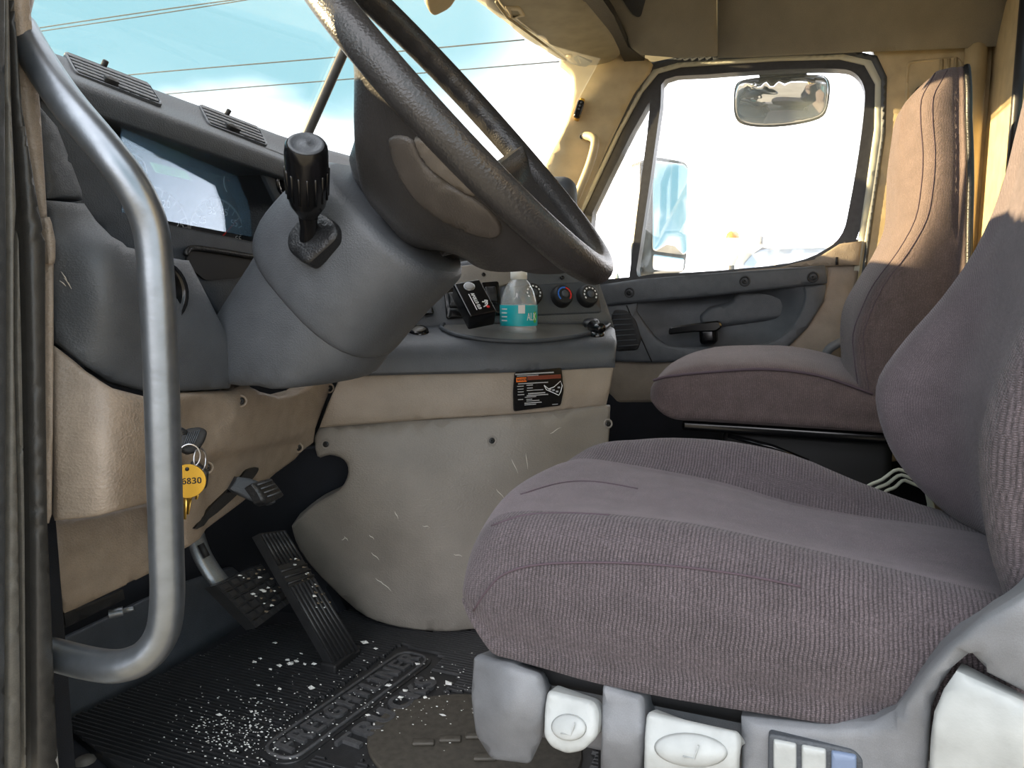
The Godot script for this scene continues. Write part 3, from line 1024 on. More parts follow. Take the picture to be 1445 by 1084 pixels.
func build_dash() -> void:
	var d := thing("dashboard", "dark grey wraparound dashboard with instrument cluster, vents and heater knobs", "dashboard", Vector3(-0.85, 0.5, -0.7))
	var st := begin()
	var rows := []
	for z in [-0.155, -0.20, -0.30, -0.45, -0.60, -0.75, -0.95]: rows.append(dash_profile(z))
	var pad := dense(rows, 4, 3)
	sheet(st, pad, 0.006)
	put("top_pad", st, M.dark, d)
	# passenger side of the pad and its face, beyond the centre stack
	st = begin()
	rows = []
	for z in [-0.95, -1.1, -1.3, -1.5, -1.7, -1.86]:
		var back := ws_point(clampf(z, -1.75, -0.2), 0.82).x + 0.03
		var f := lerpf(-0.80, -0.72, (-0.95 - z) / 0.9)
		rows.append([Vector3(back, 0.81, z), Vector3(back + 0.06, 0.845, z), Vector3(f - 0.06, 0.845, z), Vector3(f, 0.80, z), Vector3(f + 0.01, 0.70, z), Vector3(f - 0.02, 0.50, z), Vector3(f - 0.06, 0.40, z)])
	sheet(st, dense(rows, 4, 3), -0.01)
	put("passenger_pad", st, M.dark, d)
	st = begin()
	rbox(st, Transform3D(Basis(Vector3.UP, 0.3), az(788, 285, -1.60)), Vector3(0.10, 0.13, 0.10), 0.04, 4)
	put("corner_pod", st, M.dark, d)
	# defrost vents in the pad
	for v in [[95, 73, 208, 116, 227, 144, 111, 100], [284, 147, 363, 178, 377, 202, 298, 173]]:
		var q := pts(v)
		var mid := (q[0] + q[1] + q[2] + q[3]) / 4.0
		var z0 := ax(q[0].lerp(q[3], 0.5).x, q[0].lerp(q[3], 0.5).y, -0.834).z
		var z1 := ax(q[1].lerp(q[2], 0.5).x, q[1].lerp(q[2], 0.5).y, -0.834).z
		var pa := dash_profile(z0)
		var pb := dash_profile(z1)
		var vn: Vector3 = ((pa[6] - pa[4]) as Vector3).cross(pb[4] - pa[4]).normalized()
		if vn.y < 0: vn = -vn
		var base: Vector3 = (pa[4] + pa[6] + pb[4] + pb[6]) / 4.0
		var ve := Node3D.new()
		ve.name = "air_vent"
		d.add_child(ve, true)
		var out := PackedVector2Array()
		for p in q: out.append(mid + (p - mid) * 1.07)
		st = begin()
		shell(st, round2(out, 5), on_plane(base + vn * 0.004, vn), 0.012, 0.002, 14.0, 2.0, [round2(q, 3)])
		put("vent_frame", st, M.darkgrey, ve)
		st = begin()
		shell(st, q, on_plane(base - vn * 0.004, vn), 0.004, 0.0, 30.0)
		put("vent_well", st, M.matte_black, ve)
		for k in 5:
			var t0 := (k + 0.12) / 5.0
			var t1 := (k + 0.70) / 5.0
			st = begin()
			shell(st, PackedVector2Array([q[0].lerp(q[3], t0), q[1].lerp(q[2], t0), q[1].lerp(q[2], t1), q[0].lerp(q[3], t1)]), on_plane(base + vn * 0.003, vn), 0.004, 0.001, 14.0, 1.0)
			put("slat", st, M.darkgrey, ve)
		st = begin()
		var tp := q[0].lerp(q[1], 0.46).lerp(q[3].lerp(q[2], 0.46), 0.55)
		shell(st, PackedVector2Array([tp + Vector2(-8, -5), tp + Vector2(10, 2), tp + Vector2(13, 7), tp + Vector2(-5, 0)]), on_plane(base + vn * 0.009, vn), 0.008, 0.002, 8.0, 1.5)
		put("thumb_tab", st, M.matte_black, ve)
		st = begin()
		var tk := q[0].lerp(q[1], 0.44) + Vector2(3, -2)
		lathe(st, [Vector2(0.004, -0.006), Vector2(0.004, 0.004), Vector2(0.003, 0.005), Vector2(0.0, 0.005)], apl(tk.x, tk.y, base, vn), vn, 10)
		put("thumb_wheel", st, M.matte_black, ve)
	# fascia round the instrument opening
	var opening := round2(pts([138, 145, 346, 212, 364, 226, 396, 292, 400, 350, 244, 318, 205, 303, 168, 236]), 9)
	st = begin()
	shell(st, pts([56, 118, 104, 118, 240, 164, 384, 210, 440, 232, 470, 330, 420, 420, 330, 470, 280, 400, 240, 372, 180, 356, 120, 300, 64, 290]), on_x(-0.812), 0.01, 0.003, 18.0, 3.0, [opening])
	put("fascia", st, M.dark, d)
	# sides of the recess
	st = begin()
	var g := []
	for k in 4:
		var r := []
		for p in opening:
			var a := ax(p.x, p.y, -0.814)
			var c2 := ax(245, 245, -0.814)
			var e := a.lerp(c2, 0.10 * k / 3.0)
			r.append(Vector3(lerpf(-0.814, -0.885, k / 3.0), e.y, e.z))
		r.append(r[0])
		g.append(r)
	sheet(st, g, 0.003)
	put("cluster_hood", st, M.black, d)
	for s in [[371, 222], [124, 139]]: screw(d, ax(s[0], s[1], -0.811), Vector3(1, 0, 0), 0.005, M.dark)
	build_cluster(d)
	# storage slot under the cluster, its shaded inside painted as a flat black patch
	st = begin()
	shell(st, round2(pts([268, 350, 366, 366, 340, 392, 290, 396, 262, 372]), 7), on_x(-0.806), 0.004, 0.0, 18.0)
	put("storage_slot_shade", st, M.matte_black, d)
	st = begin()
	tube(st, spline([ax(262, 360, -0.803), ax(272, 350, -0.803), ax(320, 356, -0.803), ax(366, 364, -0.803)], 4), 0.004, 8)
	put("slot_lip", st, M.black, d)
	# upper end cover beside the door pillar
	st = begin()
	shell(st, pts([50, 148, 60, 150, 84, 178, 104, 230, 123, 281, 74, 279, 66, 230]), table(0, 48, 140, 126, 285, [[-0.775, -0.79], [-0.755, -0.775], [-0.745, -0.76]]), 0.03, 0.006, 12.0, 4.0)
	put("end_cover", st, M.dark, d)
	# big rounded end pod with the light switch
	st = begin()
	shell(st, pts([74, 281, 122, 284, 138, 308, 160, 330, 192, 348, 240, 361, 270, 365, 302, 428, 333, 490, 335, 520, 331, 549, 270, 553, 205, 553, 160, 541, 118, 517, 76, 481, 70, 400]), table(0, 70, 280, 336, 556, [[-0.745, -0.76, -0.775, -0.785], [-0.735, -0.70, -0.735, -0.755], [-0.74, -0.69, -0.708, -0.725], [-0.74, -0.70, -0.70, -0.712], [-0.73, -0.71, -0.705, -0.715]]), 0.06, 0.008, 14.0, 5.0)
	put("end_pod", st, M.darkgrey, d)
	for q in [[86, 383, 96, 400], [90, 392, 101, 408], [84, 396, 93, 404]]:
		st = begin()
		tube(st, [ax(q[0], q[1], -0.7245), ax((q[0] + q[2]) * 0.5 + 1, (q[1] + q[3]) * 0.5, -0.7225), ax(q[2], q[3], -0.7205)], [0.0002, 0.0006, 0.0002], 5)
		put("scuff", st, M.scuff, d)
	st = begin()
	var sw := ax(226, 412, -0.712)
	lathe(st, [Vector2(0.039, -0.004), Vector2(0.037, 0.004), Vector2(0.034, 0.003), Vector2(0.034, 0.003), Vector2(0.031, -0.004), Vector2(0.029, 0.002), Vector2(0.0, 0.002)], sw, Vector3(1, 0.05, 0.1), 28)
	put("switch_dial", st, M.gloss_black, d)
	build_stack(d)

func build_cluster(d: Node3D) -> void:
	var c := Node3D.new()
	c.name = "instrument_cluster"
	d.add_child(c, true)
	var xx := -0.882
	var st := begin()
	shell(st, pts([90, 150, 160, 160, 346, 226, 362, 240, 388, 300, 392, 342, 244, 312, 150, 295, 95, 230]), on_x(xx), 0.006, 0.0, 30.0)
	put("dial_board", st, M.matte_black, c)
	tag(c.get_child(0), "matte black dial board")
	# two large dials and small gauges
	var bn := basis_from(Vector3(1, 0, 0), Vector3.UP)
	var dials := [[222, 326, 0.062, ["5", "10", "15", "20", "25", "30"], 0.95, 8.0], [309, 336, 0.062, ["5", "15", "25", "35", "45", "55", "65", "75"], 1.0, 38.0], [329, 259, 0.022, [], 1.0, 170.0], [372, 330, 0.03, [], 1.0, 150.0], [190, 240, 0.022, [], 1.0, 170.0]]
	for q in dials:
		var o := ax(q[0], q[1], xx + 0.004)
		var R: float = q[2]
		st = begin()
		var n := 40
		for k in n:
			var a0 := deg_to_rad(225.0 - 270.0 * k / n)
			var a1 := deg_to_rad(225.0 - 270.0 * (k + 1) / n)
			var e0 := bn * Vector3(cos(a0), sin(a0), 0)
			var e1 := bn * Vector3(cos(a1), sin(a1), 0)
			var wd := R * 0.10 if R < 0.04 else R * 0.055
			quad(st, o + e0 * R, o + e1 * R, o + e1 * (R - wd), o + e0 * (R - wd))
			if R > 0.04 and k % 2 == 0:
				var sd := (bn * Vector3(-sin(a0), cos(a0), 0)) * 0.0009
				quad(st, o + e0 * (R - wd) + sd, o + e0 * (R - wd) - sd, o + e0 * (R - 0.013) - sd, o + e0 * (R - 0.013) + sd)
		put("scale_ring", st, M.print_white if R < 0.04 else M.print_grey, c)
		var nums: Array = q[3]
		for k in nums.size():
			var a := deg_to_rad(215.0 - 250.0 * k / (nums.size() - 1))
			words("numeral", nums[k], Transform3D(bn, o + bn * Vector3(cos(a), sin(a), 0) * (R - 0.019) + Vector3(0.001, 0, 0)), 0.0145, 0.0005, M.print_white, c)
		st = begin()
		var na := deg_to_rad(q[5])
		var nd := bn * Vector3(cos(na), sin(na), 0)
		var ns := bn * Vector3(-sin(na), cos(na), 0)
		var e := R * 0.85
		var tw := 0.0016 if R > 0.04 else 0.0013
		quad(st, o + nd * e + Vector3(0.004, 0, 0), o + ns * tw + Vector3(0.004, 0, 0), o - nd * 0.01 + Vector3(0.004, 0, 0), o - ns * tw + Vector3(0.004, 0, 0))
		put("needle", st, M.print_red, c)
	# green message display
	st = begin()
	var disp := pts([214, 229, 262, 242, 271, 254, 222, 243])
	shell(st, disp, on_x(xx + 0.006), 0.004, 0.0, 30.0)
	var glow := plain("green display", Color(0.05, 0.20, 0.05), 0.4)
	glow.emission_enabled = true
	glow.emission = Color(0.10, 0.50, 0.10)
	glow.emission_energy_multiplier = 0.35
	tag(put("display_screen", st, glow, c), "dim green message display")
	words("display_text", "0:1:30.5", Transform3D(bn, ax(240, 242, xx + 0.0068)), 0.010, 0.0004, M.matte_black, c)
	# curved lens leaning over the dials
	st = begin()
	shell(st, pts([172, 178, 346, 232, 362, 246, 384, 300, 386, 340, 243, 313, 172, 300]), on_plane(ax(386, 320, xx + 0.008), Vector3(1, 0.02, LENS_Z).normalized()), 0.002, 0.0, 24.0)
	put("lens", st, M.lens, c)
	# half-hidden gauge right of the hood
	st = begin()
	lathe(st, [Vector2(0.026, -0.004), Vector2(0.026, 0.003), Vector2(0.024, 0.004), Vector2(0.022, 0.001), Vector2(0.0, 0.001)], ax(404, 257, -0.811), Vector3(1, 0, 0), 24)
	put("air_gauge", st, M.gloss_black, c)
	st = begin()
	var o2 := ax(404, 257, -0.808)
	for k in 12:
		var a0 := deg_to_rad(225.0 - 270.0 * k / 12)
		var a1 := deg_to_rad(225.0 - 270.0 * (k + 0.8) / 12)
		quad(st, o2 + bn * Vector3(cos(a0), sin(a0), 0) * 0.02, o2 + bn * Vector3(cos(a1), sin(a1), 0) * 0.02, o2 + bn * Vector3(cos(a1), sin(a1), 0) * 0.0175, o2 + bn * Vector3(cos(a0), sin(a0), 0) * 0.0175)
	put("gauge_scale", st, M.print_white, c)

const LENS_Z := -0.17
func build_stack(d: Node3D) -> void:
	# shelf roll of the centre stack
	var shelf := stack_where([0.20, 0.075, 0.014, -0.002, -0.004, -0.006], 452, 533)
	var tray := smooth2([622, 464, 640, 456, 690, 453, 800, 451, 848, 452, 859, 460, 840, 470, 800, 479, 745, 484, 690, 482, 645, 475], 3)
	var st := begin()
	shell(st, pts([470, 531, 462, 512, 478, 488, 520, 468, 560, 452, 640, 448, 760, 446, 850, 448, 868, 462, 871, 480, 869, 518, 800, 522, 740, 525, 600, 528]), shelf, 0.05, 0.006, 11.0, 4.0)
	put("shelf_roll", st, M.darkgrey, d)
	st = begin()   # shallow tray moulded into the shelf, with a rolled lip
	shell(st, tray, func(px, py): return (shelf.call(px, py) as Vector3) + Vector3(0.0008, 0.0025, 0.0008), 0.004, 0.0, 9.0)
	put("tray", st, M.tray, d)
	st = begin()
	var lip := []
	for p in tray: lip.append((shelf.call(p.x, p.y) as Vector3) + Vector3(0.0008, 0.003, 0.0008))
	lip.append(lip[0])
	tube(st, lip, 0.0042, 8, false)
	put("tray_lip", st, M.dark, d)
	# control face
	var face := stack_where([0.175, 0.155, 0.14], 360, 460)
	st = begin()
	shell(st, pts([520, 470, 560, 420, 600, 392, 650, 368, 700, 360, 770, 362, 838, 392, 848, 400, 858, 430, 868, 461, 850, 458, 700, 458]), face, 0.03, 0.006, 16.0, 5.0)
	put("control_face", st, M.darkgrey, d)
	st = begin()
	shell(st, round2(pts([640, 376, 724, 366, 726, 398, 704, 404, 660, 412, 640, 410]), 4), stack_where([0.167, 0.15, 0.135], 360, 460), 0.01, 0.002, 14.0, 2.0)
	put("trim_plate", st, M.taupe_grey, d)
	st = begin()
	shell(st, round2(pts([708, 404, 842, 396, 850, 441, 712, 447]), 5), stack_where([0.167, 0.15, 0.135], 360, 460), 0.01, 0.003, 14.0, 2.5)
	put("heater_panel", st, M.dark, d)
	st = begin()
	shell(st, round2(pts([742, 367, 790, 362, 796, 381, 752, 383]), 4), stack_where([0.166, 0.149, 0.134], 360, 460), 0.01, 0.003, 10.0, 2.0)
	put("radio", st, M.gloss_black, d)
	var nn := (face.call(760, 420) as Vector3)
	var fn: Vector3 = ((face.call(770, 420) as Vector3) - face.call(750, 420)).cross((face.call(760, 430) as Vector3) - face.call(760, 410)).normalized()
	if fn.dot(EYE - nn) < 0: fn = -fn
	for s in [[681, 389], [792, 393]]: screw(d, (face.call(s[0], s[1]) as Vector3) + fn * 0.006, fn, 0.004)
	# three rotary knobs
	var kb := basis_from(fn, Vector3.UP)
	var i := 0
	for q in [[747, 418], [790, 420], [826, 420]]:
		var kn := Node3D.new()
		kn.name = "heater_knob"
		d.add_child(kn, true)
		var o: Vector3 = (face.call(q[0], q[1]) as Vector3) + fn * 0.004
		st = begin()
		lathe(st, [Vector2(0.0235, 0.0), Vector2(0.022, 0.012), Vector2(0.020, 0.0165), Vector2(0.018, 0.018), Vector2(0.018, 0.018), Vector2(0.0, 0.0175)], o, fn, 32)
		put("knob_body", st, M.matte_black, kn)
		st = begin()
		lathe(st, [Vector2(0.0075, 0.017), Vector2(0.0075, 0.021), Vector2(0.0065, 0.022), Vector2(0.0, 0.022)], o, fn, 20)
		put("knob_centre", st, M.dark, kn)
		for k in 9:
			var a := deg_to_rad(210.0 - 240.0 * k / 8.0)
			var dir := kb * Vector3(cos(a), sin(a), 0)
			var sd := kb * Vector3(-sin(a), cos(a), 0)
			var c: Vector3 = o + fn * 0.0186
			st = begin()
			var w := 0.0035 if i == 1 else 0.0020
			quad(st, c + dir * 0.0155 + sd * w, c + dir * 0.0155 - sd * w, c + dir * 0.0125 - sd * w, c + dir * 0.0125 + sd * w)
			put("mark", st, M.print_white if i != 1 else (M.print_blue if k < 5 else M.print_red), kn)
		i += 1
	# rocker switches
	for q in [[632, 412, 648, 446], [684, 404, 700, 442]]:
		st = begin()
		shell(st, round2(pts([q[0] - 6, q[1] - 6, q[2] + 4, q[1] - 8, q[2] + 8, q[3] + 2, q[0] - 2, q[3] + 4]), 4), stack_where([0.166, 0.149, 0.134], 360, 460), 0.01, 0.002, 10.0, 2.0)
		put("switch_frame", st, M.gloss_black, d)
		st = begin()
		shell(st, round2(pts([q[0], q[1], q[2], q[1] - 1, q[2] + 3, (q[1] + q[3]) / 2.0 + 3, q[0] + 2, (q[1] + q[3]) / 2.0 + 4]), 3), stack_where([0.158, 0.141, 0.126], 360, 460), 0.01, 0.003, 8.0, 2.0)
		put("rocker", st, M.black, d)
	st = begin()
	shell(st, round2(pts([548, 437, 608, 424, 613, 443, 545, 447]), 4), stack_where([0.150, 0.140, 0.128], 360, 460), 0.01, 0.002, 10.0, 2.0)
	put("switch_frame", st, M.gloss_black, d)
	for k in 4:
		st = begin()
		var x0 := 553.0 + k * 14.5
		shell(st, pts([x0, 437 - k * 3.2, x0 + 12.5, 434.4 - k * 3.2, x0 + 13, 442 - k * 0.4, x0, 443 - k * 0.4]), stack_where([0.145, 0.135, 0.123], 360, 460), 0.006, 0.002, 8.0, 1.5)
		put("rocker", st, M.darkgrey, d)
	# power socket button on the shelf
	st = begin()
	lathe(st, [Vector2(0.0185, 0.0), Vector2(0.0175, 0.006), Vector2(0.014, 0.008), Vector2(0.014, 0.008), Vector2(0.0135, 0.006)], shelf.call(591, 469), Vector3(0.15, 1, 0.35), 28)
	put("socket_ring", st, M.gloss_black, d)
	st = begin()
	lathe(st, [Vector2(0.0135, 0.005), Vector2(0.012, 0.0075), Vector2(0.0, 0.008)], shelf.call(591, 469), Vector3(0.15, 1, 0.35), 24)
	put("socket_cap", st, M.jamb, d)
	st = begin()   # body of the stack behind its panels
	var plan := [Vector2(-0.72, -0.86), Vector2(-0.52, -0.94), Vector2(-0.42, -1.06), Vector2(-0.50, -1.12), Vector2(-1.0, -1.12), Vector2(-1.0, -0.86)]
	var bl := []
	for y in [0.0, 0.25, 0.46]:
		var r := []
		for p in plan: r.append(Vector3(p.x, y, p.y))
		bl.append(r)
	st.set_smooth_group(-1)
	loft(st, bl, true)
	put("stack_body", st, M.black, d)
	# --- taupe trim below, panel by panel
	var k1 := thing("console_trim_strip", "taupe trim strip under the dashboard shelf carrying a black warning label", "trim panel", Vector3(-0.5, 0.42, -0.8))
	st = begin()
	shell(st, pts([481, 528, 600, 526.5, 740, 524, 867, 516.5, 863, 545, 857, 572, 780, 582, 690, 588, 600, 593, 520, 599, 450, 604, 462, 571]), stack_where([0.0, -0.004, 0.002], 516, 605), 0.03, 0.005, 14.0, 4.0)
	put("strip", st, M.tan_strip, k1)
	var k2 := thing("console_side_panel", "large scuffed taupe console panel curving down to the cab floor", "trim panel", Vector3(-0.6, 0.0, -0.75))
	var low := table(3, 400, 580, 872, 900, [[1.33, 1.33, 1.35, 1.38, 1.46], [1.34, 1.33, 1.345, 1.37, 1.45], [1.38, 1.345, 1.345, 1.37, 1.44], [1.45, 1.38, 1.35, 1.37, 1.43], [1.52, 1.40, 1.362, 1.37, 1.42]])
	st = begin()
	shell(st, smooth2([449, 604, 520, 598, 610, 592, 690, 587, 780, 581, 855, 571, 863, 583, 860, 640, 855, 740, 845, 850, 760, 885, 665, 890, 640, 893, 600, 892, 545, 883, 500, 862, 432, 795, 411, 752, 416, 738, 445, 712, 478, 692, 490, 668, 484, 650, 464, 643, 446, 645], 3), low, 0.04, 0.007, 16.0, 5.0)
	put("panel", st, M.taupe_grey, k2)
	for s in [[460, 627], [694, 622], [858, 598]]:
		var sn: Vector3 = ((low.call(s[0] + 5, s[1]) as Vector3) - low.call(s[0] - 5, s[1])).cross((low.call(s[0], s[1] + 5) as Vector3) - low.call(s[0], s[1] - 5)).normalized()
		var sp: Vector3 = low.call(s[0], s[1])
		if sn.dot(EYE - sp) < 0: sn = -sn
		screw(k2, sp, sn, 0.0052, M.taupe_grey)
	for q in [[486, 757, 491, 763], [482, 762, 489, 759], [521, 755, 528, 761], [557, 722, 562, 732], [524, 780, 535, 790], [530, 816, 541, 825], [537, 820, 552, 834], [722, 648, 731, 668], [700, 690, 712, 704], [776, 612, 792, 603], [742, 640, 745, 662], [640, 782, 652, 785], [596, 742, 606, 744]]:
		st = begin()
		var scr := []
		for t in 5:
			var p := Vector2(q[0], q[1]).lerp(Vector2(q[2], q[3]), t / 4.0) + Vector2(0, sin(t * 1.7) * 0.8)
			scr.append(low.call(p.x, p.y))
		tube(st, scr, [0.0002, 0.0006, 0.0007, 0.0005, 0.0002], 5)
		put("scuff", st, M.scuff, k2)
	# carpeted tunnel wall seen through the toe cut-out
	st = begin()
	shell(st, pts([300, 700, 380, 640, 470, 630, 510, 660, 505, 720, 460, 830, 500, 900, 400, 900, 330, 830, 280, 800]), table(3, 280, 620, 520, 900, [[1.36, 1.38, 1.37], [1.42, 1.45, 1.40], [1.50, 1.50, 1.44]]), 0.02, 0.0, 24.0)
	put("tunnel_carpet", st, M.carpet, get_node("floor"))
	# knee panel
	var k3 := thing("knee_panel", "tan knee panel below the steering column with brake slot", "trim panel", Vector3(-0.7, 0.4, -0.35))
	var knee := table(0, 76, 480, 480, 780, [[-0.735, -0.70, -0.70, -0.725, -0.765, -0.79], [-0.72, -0.675, -0.68, -0.72, -0.765, -0.79], [-0.72, -0.67, -0.69, -0.745, -0.79, -0.81], [-0.725, -0.68, -0.71, -0.77, -0.82, -0.84]])
	var knee0 := knee
	knee = func(px: float, py: float) -> Vector3:
		var p: Vector3 = knee0.call(px, py)
		var line := 646.0 - (px - 293.0) * 0.22
		var right := smoothstep(283.0, 300.0, px)
		var rec := 0.014 * smoothstep(line - 2.0, line + 9.0, py) * right * (1.0 - smoothstep(430.0, 450.0, px))
		rec += 0.013 * exp(-pow((px - 278.0) / 24.0, 2.0) - pow((py - 592.0) / 26.0, 2.0))
		rec += 0.007 * smoothstep(6.0, -3.0, px - (333.0 - (py - 552.0) * 0.36)) * smoothstep(640.0, 600.0, py) * smoothstep(250.0, 300.0, px)
		return p - ray(px, py) * 0.0 + Vector3(-rec, 0, -rec * 0.5)
	st = begin()
	shell(st, pts([76, 484, 118, 521, 160, 545, 205, 557, 270, 557, 332, 551, 352, 542, 372, 553, 400, 560, 428, 552, 455, 531, 478, 528, 462, 568, 448, 606, 446, 626, 425, 652, 398, 672, 350, 714, 300, 752, 262, 778, 258, 742, 254, 700, 205, 714, 140, 731, 78, 738]), knee, 0.03, 0.007, 9.0, 5.0)
	put("panel", st, M.tan, k3)
	st = begin()
	shell(st, smooth2([273, 746, 305, 716, 342, 680, 354, 666, 370, 663, 363, 677, 335, 706, 300, 736], 3), func(px, py): return (knee.call(px, py) as Vector3) + Vector3(0.004, 0.001, 0.003), 0.006, 0.0, 10.0)
	put("pedal_slot_shade", st, M.gloss_black, k3)  # black piece laid on the panel, painting the dark inside of the slot
	for s in [[340, 566], [465, 548], [298, 663], [427, 634]]:
		var sn: Vector3 = Vector3(0.75, 0.1, 0.65).normalized()
		screw(k3, knee.call(s[0], s[1]), sn, 0.0048, M.tan)
	# dark cover under the knee panel
	var k4 := thing("kick_duct_cover", "shaded brown cover tucked under the tan knee panel", "trim panel", Vector3(-0.85, 0.3, -0.25))
	st = begin()
	shell(st, pts([76, 735, 140, 728, 205, 712, 256, 700, 262, 776, 235, 800, 180, 828, 95, 868, 84, 840, 78, 790]), table(0, 76, 700, 265, 870, [[-0.80, -0.79, -0.79], [-0.79, -0.785, -0.79], [-0.81, -0.80, -0.80]]), 0.03, 0.006, 14.0, 5.0)
	put("cover", st, M.tan, k4)

# ---------- steering column and wheel ----------
const COL := Vector3(-0.703, 0.501, -0.46)
const WC := Vector3(-0.4217, 0.8265, -0.4873)
func superloop(c: Vector3, e1: Vector3, e2: Vector3, up: float, dn: float, side: float, n := 28, p := 2.6) -> Array:
	var o := []
	for i in n:
		var a := TAU * i / n
		var cx := signf(cos(a)) * pow(absf(cos(a)), 2.0 / p)
		var sx := signf(sin(a)) * pow(absf(sin(a)), 2.0 / p)
		o.append(c + e1 * (sx * (up if sx > 0 else dn)) + e2 * (cx * side))
	return o
func build_column_and_wheel() -> void:
	var axis := Vector3(0.697, 0.718, 0).normalized()
	var up := Vector3(-axis.y, axis.x, 0)
	var zz := Vector3(0, 0, 1)
	var s := thing("steering_column", "grey steering column shroud with lever boss under the wheel", "steering column", COL)
	var st := begin()
	var secs := []
	for q in [[-0.06, 0.07, 0.06, 0.06], [-0.045, 0.09, 0.085, 0.075], [-0.01, 0.10, 0.105, 0.085], [0.04, 0.105, 0.11, 0.09], [0.10, 0.108, 0.105, 0.09], [0.135, 0.112, 0.10, 0.09]]:
		secs.append(superloop(COL + axis * q[0], up, zz, q[1], q[2], q[3]))
	var cols := []
	for q in secs:
		var r := []
		for v in q: r.append(Vector3(v.x, max(v.y, 0.488), v.z))
		cols.append(r)
	loft(st, dense(cols, 1, 3, true), true)
	put("lower_shroud", st, M.darkgrey, s)
	st = begin()
	secs = []
	for q in [[0.128, 0.106, 0.096, 0.085], [0.133, 0.120, 0.104, 0.094], [0.16, 0.132, 0.104, 0.098], [0.21, 0.128, 0.104, 0.10], [0.25, 0.118, 0.108, 0.10], [0.275, 0.108, 0.108, 0.098], [0.285, 0.095, 0.10, 0.09]]:
		secs.append(superloop(COL + axis * q[0], up, zz, q[1], q[2], q[3]))
	loft(st, dense(secs, 1, 3, true), true)
	put("upper_shroud", st, M.darkgrey, s)
	# lever
	var l0 := az(436, 345, -0.365)
	var l1 := az(436, 296, -0.315)
	var l2 := az(432, 203, -0.285)
	var pn := (l2 - l0).normalized()
	st = begin()
	shell(st, round2(pts([404, 330, 425, 304, 450, 296, 476, 316, 472, 335, 430, 373, 404, 352]), 9), on_plane(az(436, 335, -0.352), Vector3(-0.1, 0.35, 0.9).normalized()), 0.02, 0.004, 10.0, 4.0)
	put("lever_plate", st, M.black, s)
	var lv := thing("gear_lever", "black ribbed gear lever grip sticking out from the steering column", "lever", l0)
	st = begin()
	lathe(st, [Vector2(0.011, -0.03), Vector2(0.011, 0.012), Vector2(0.010, 0.03), Vector2(0.012, 0.05)], l0, pn, 20)
	put("neck", st, M.gloss_black, lv)
	var hl := l0.distance_to(l2)
	st = begin()
	lathe(st, [Vector2(0.011, 0.045), Vector2(0.020, 0.062), Vector2(0.0225, 0.075), Vector2(0.0235, 0.10), Vector2(0.0235, hl - 0.012), Vector2(0.0225, hl - 0.003), Vector2(0.0205, hl), Vector2(0.0205, hl), Vector2(0.0, hl)], l0, pn, 32)
	put("grip", st, M.gloss_black, lv)
	var f := frame_of(pn)
	for k in 16:
		var a := TAU * k / 16.0
		var dd: Vector3 = f[0] * cos(a) + f[1] * sin(a)
		st = begin()
		tube(st, [l0 + pn * 0.075 + dd * 0.0225, l0 + pn * (hl - 0.03) + dd * 0.0232], 0.0016, 6)
		put("grip_rib", st, M.gloss_black, lv)
	st = begin()
	lathe(st, [Vector2(0.0195, hl - 0.001), Vector2(0.0190, hl + 0.0012), Vector2(0.0155, hl + 0.0012), Vector2(0.0150, hl + 0.0004), Vector2(0.003, hl + 0.0004), Vector2(0.0025, hl + 0.002), Vector2(0.0, hl + 0.002)], l0, pn, 32)
	put("end_cap", st, M.darkgrey, lv)
	build_wheel()
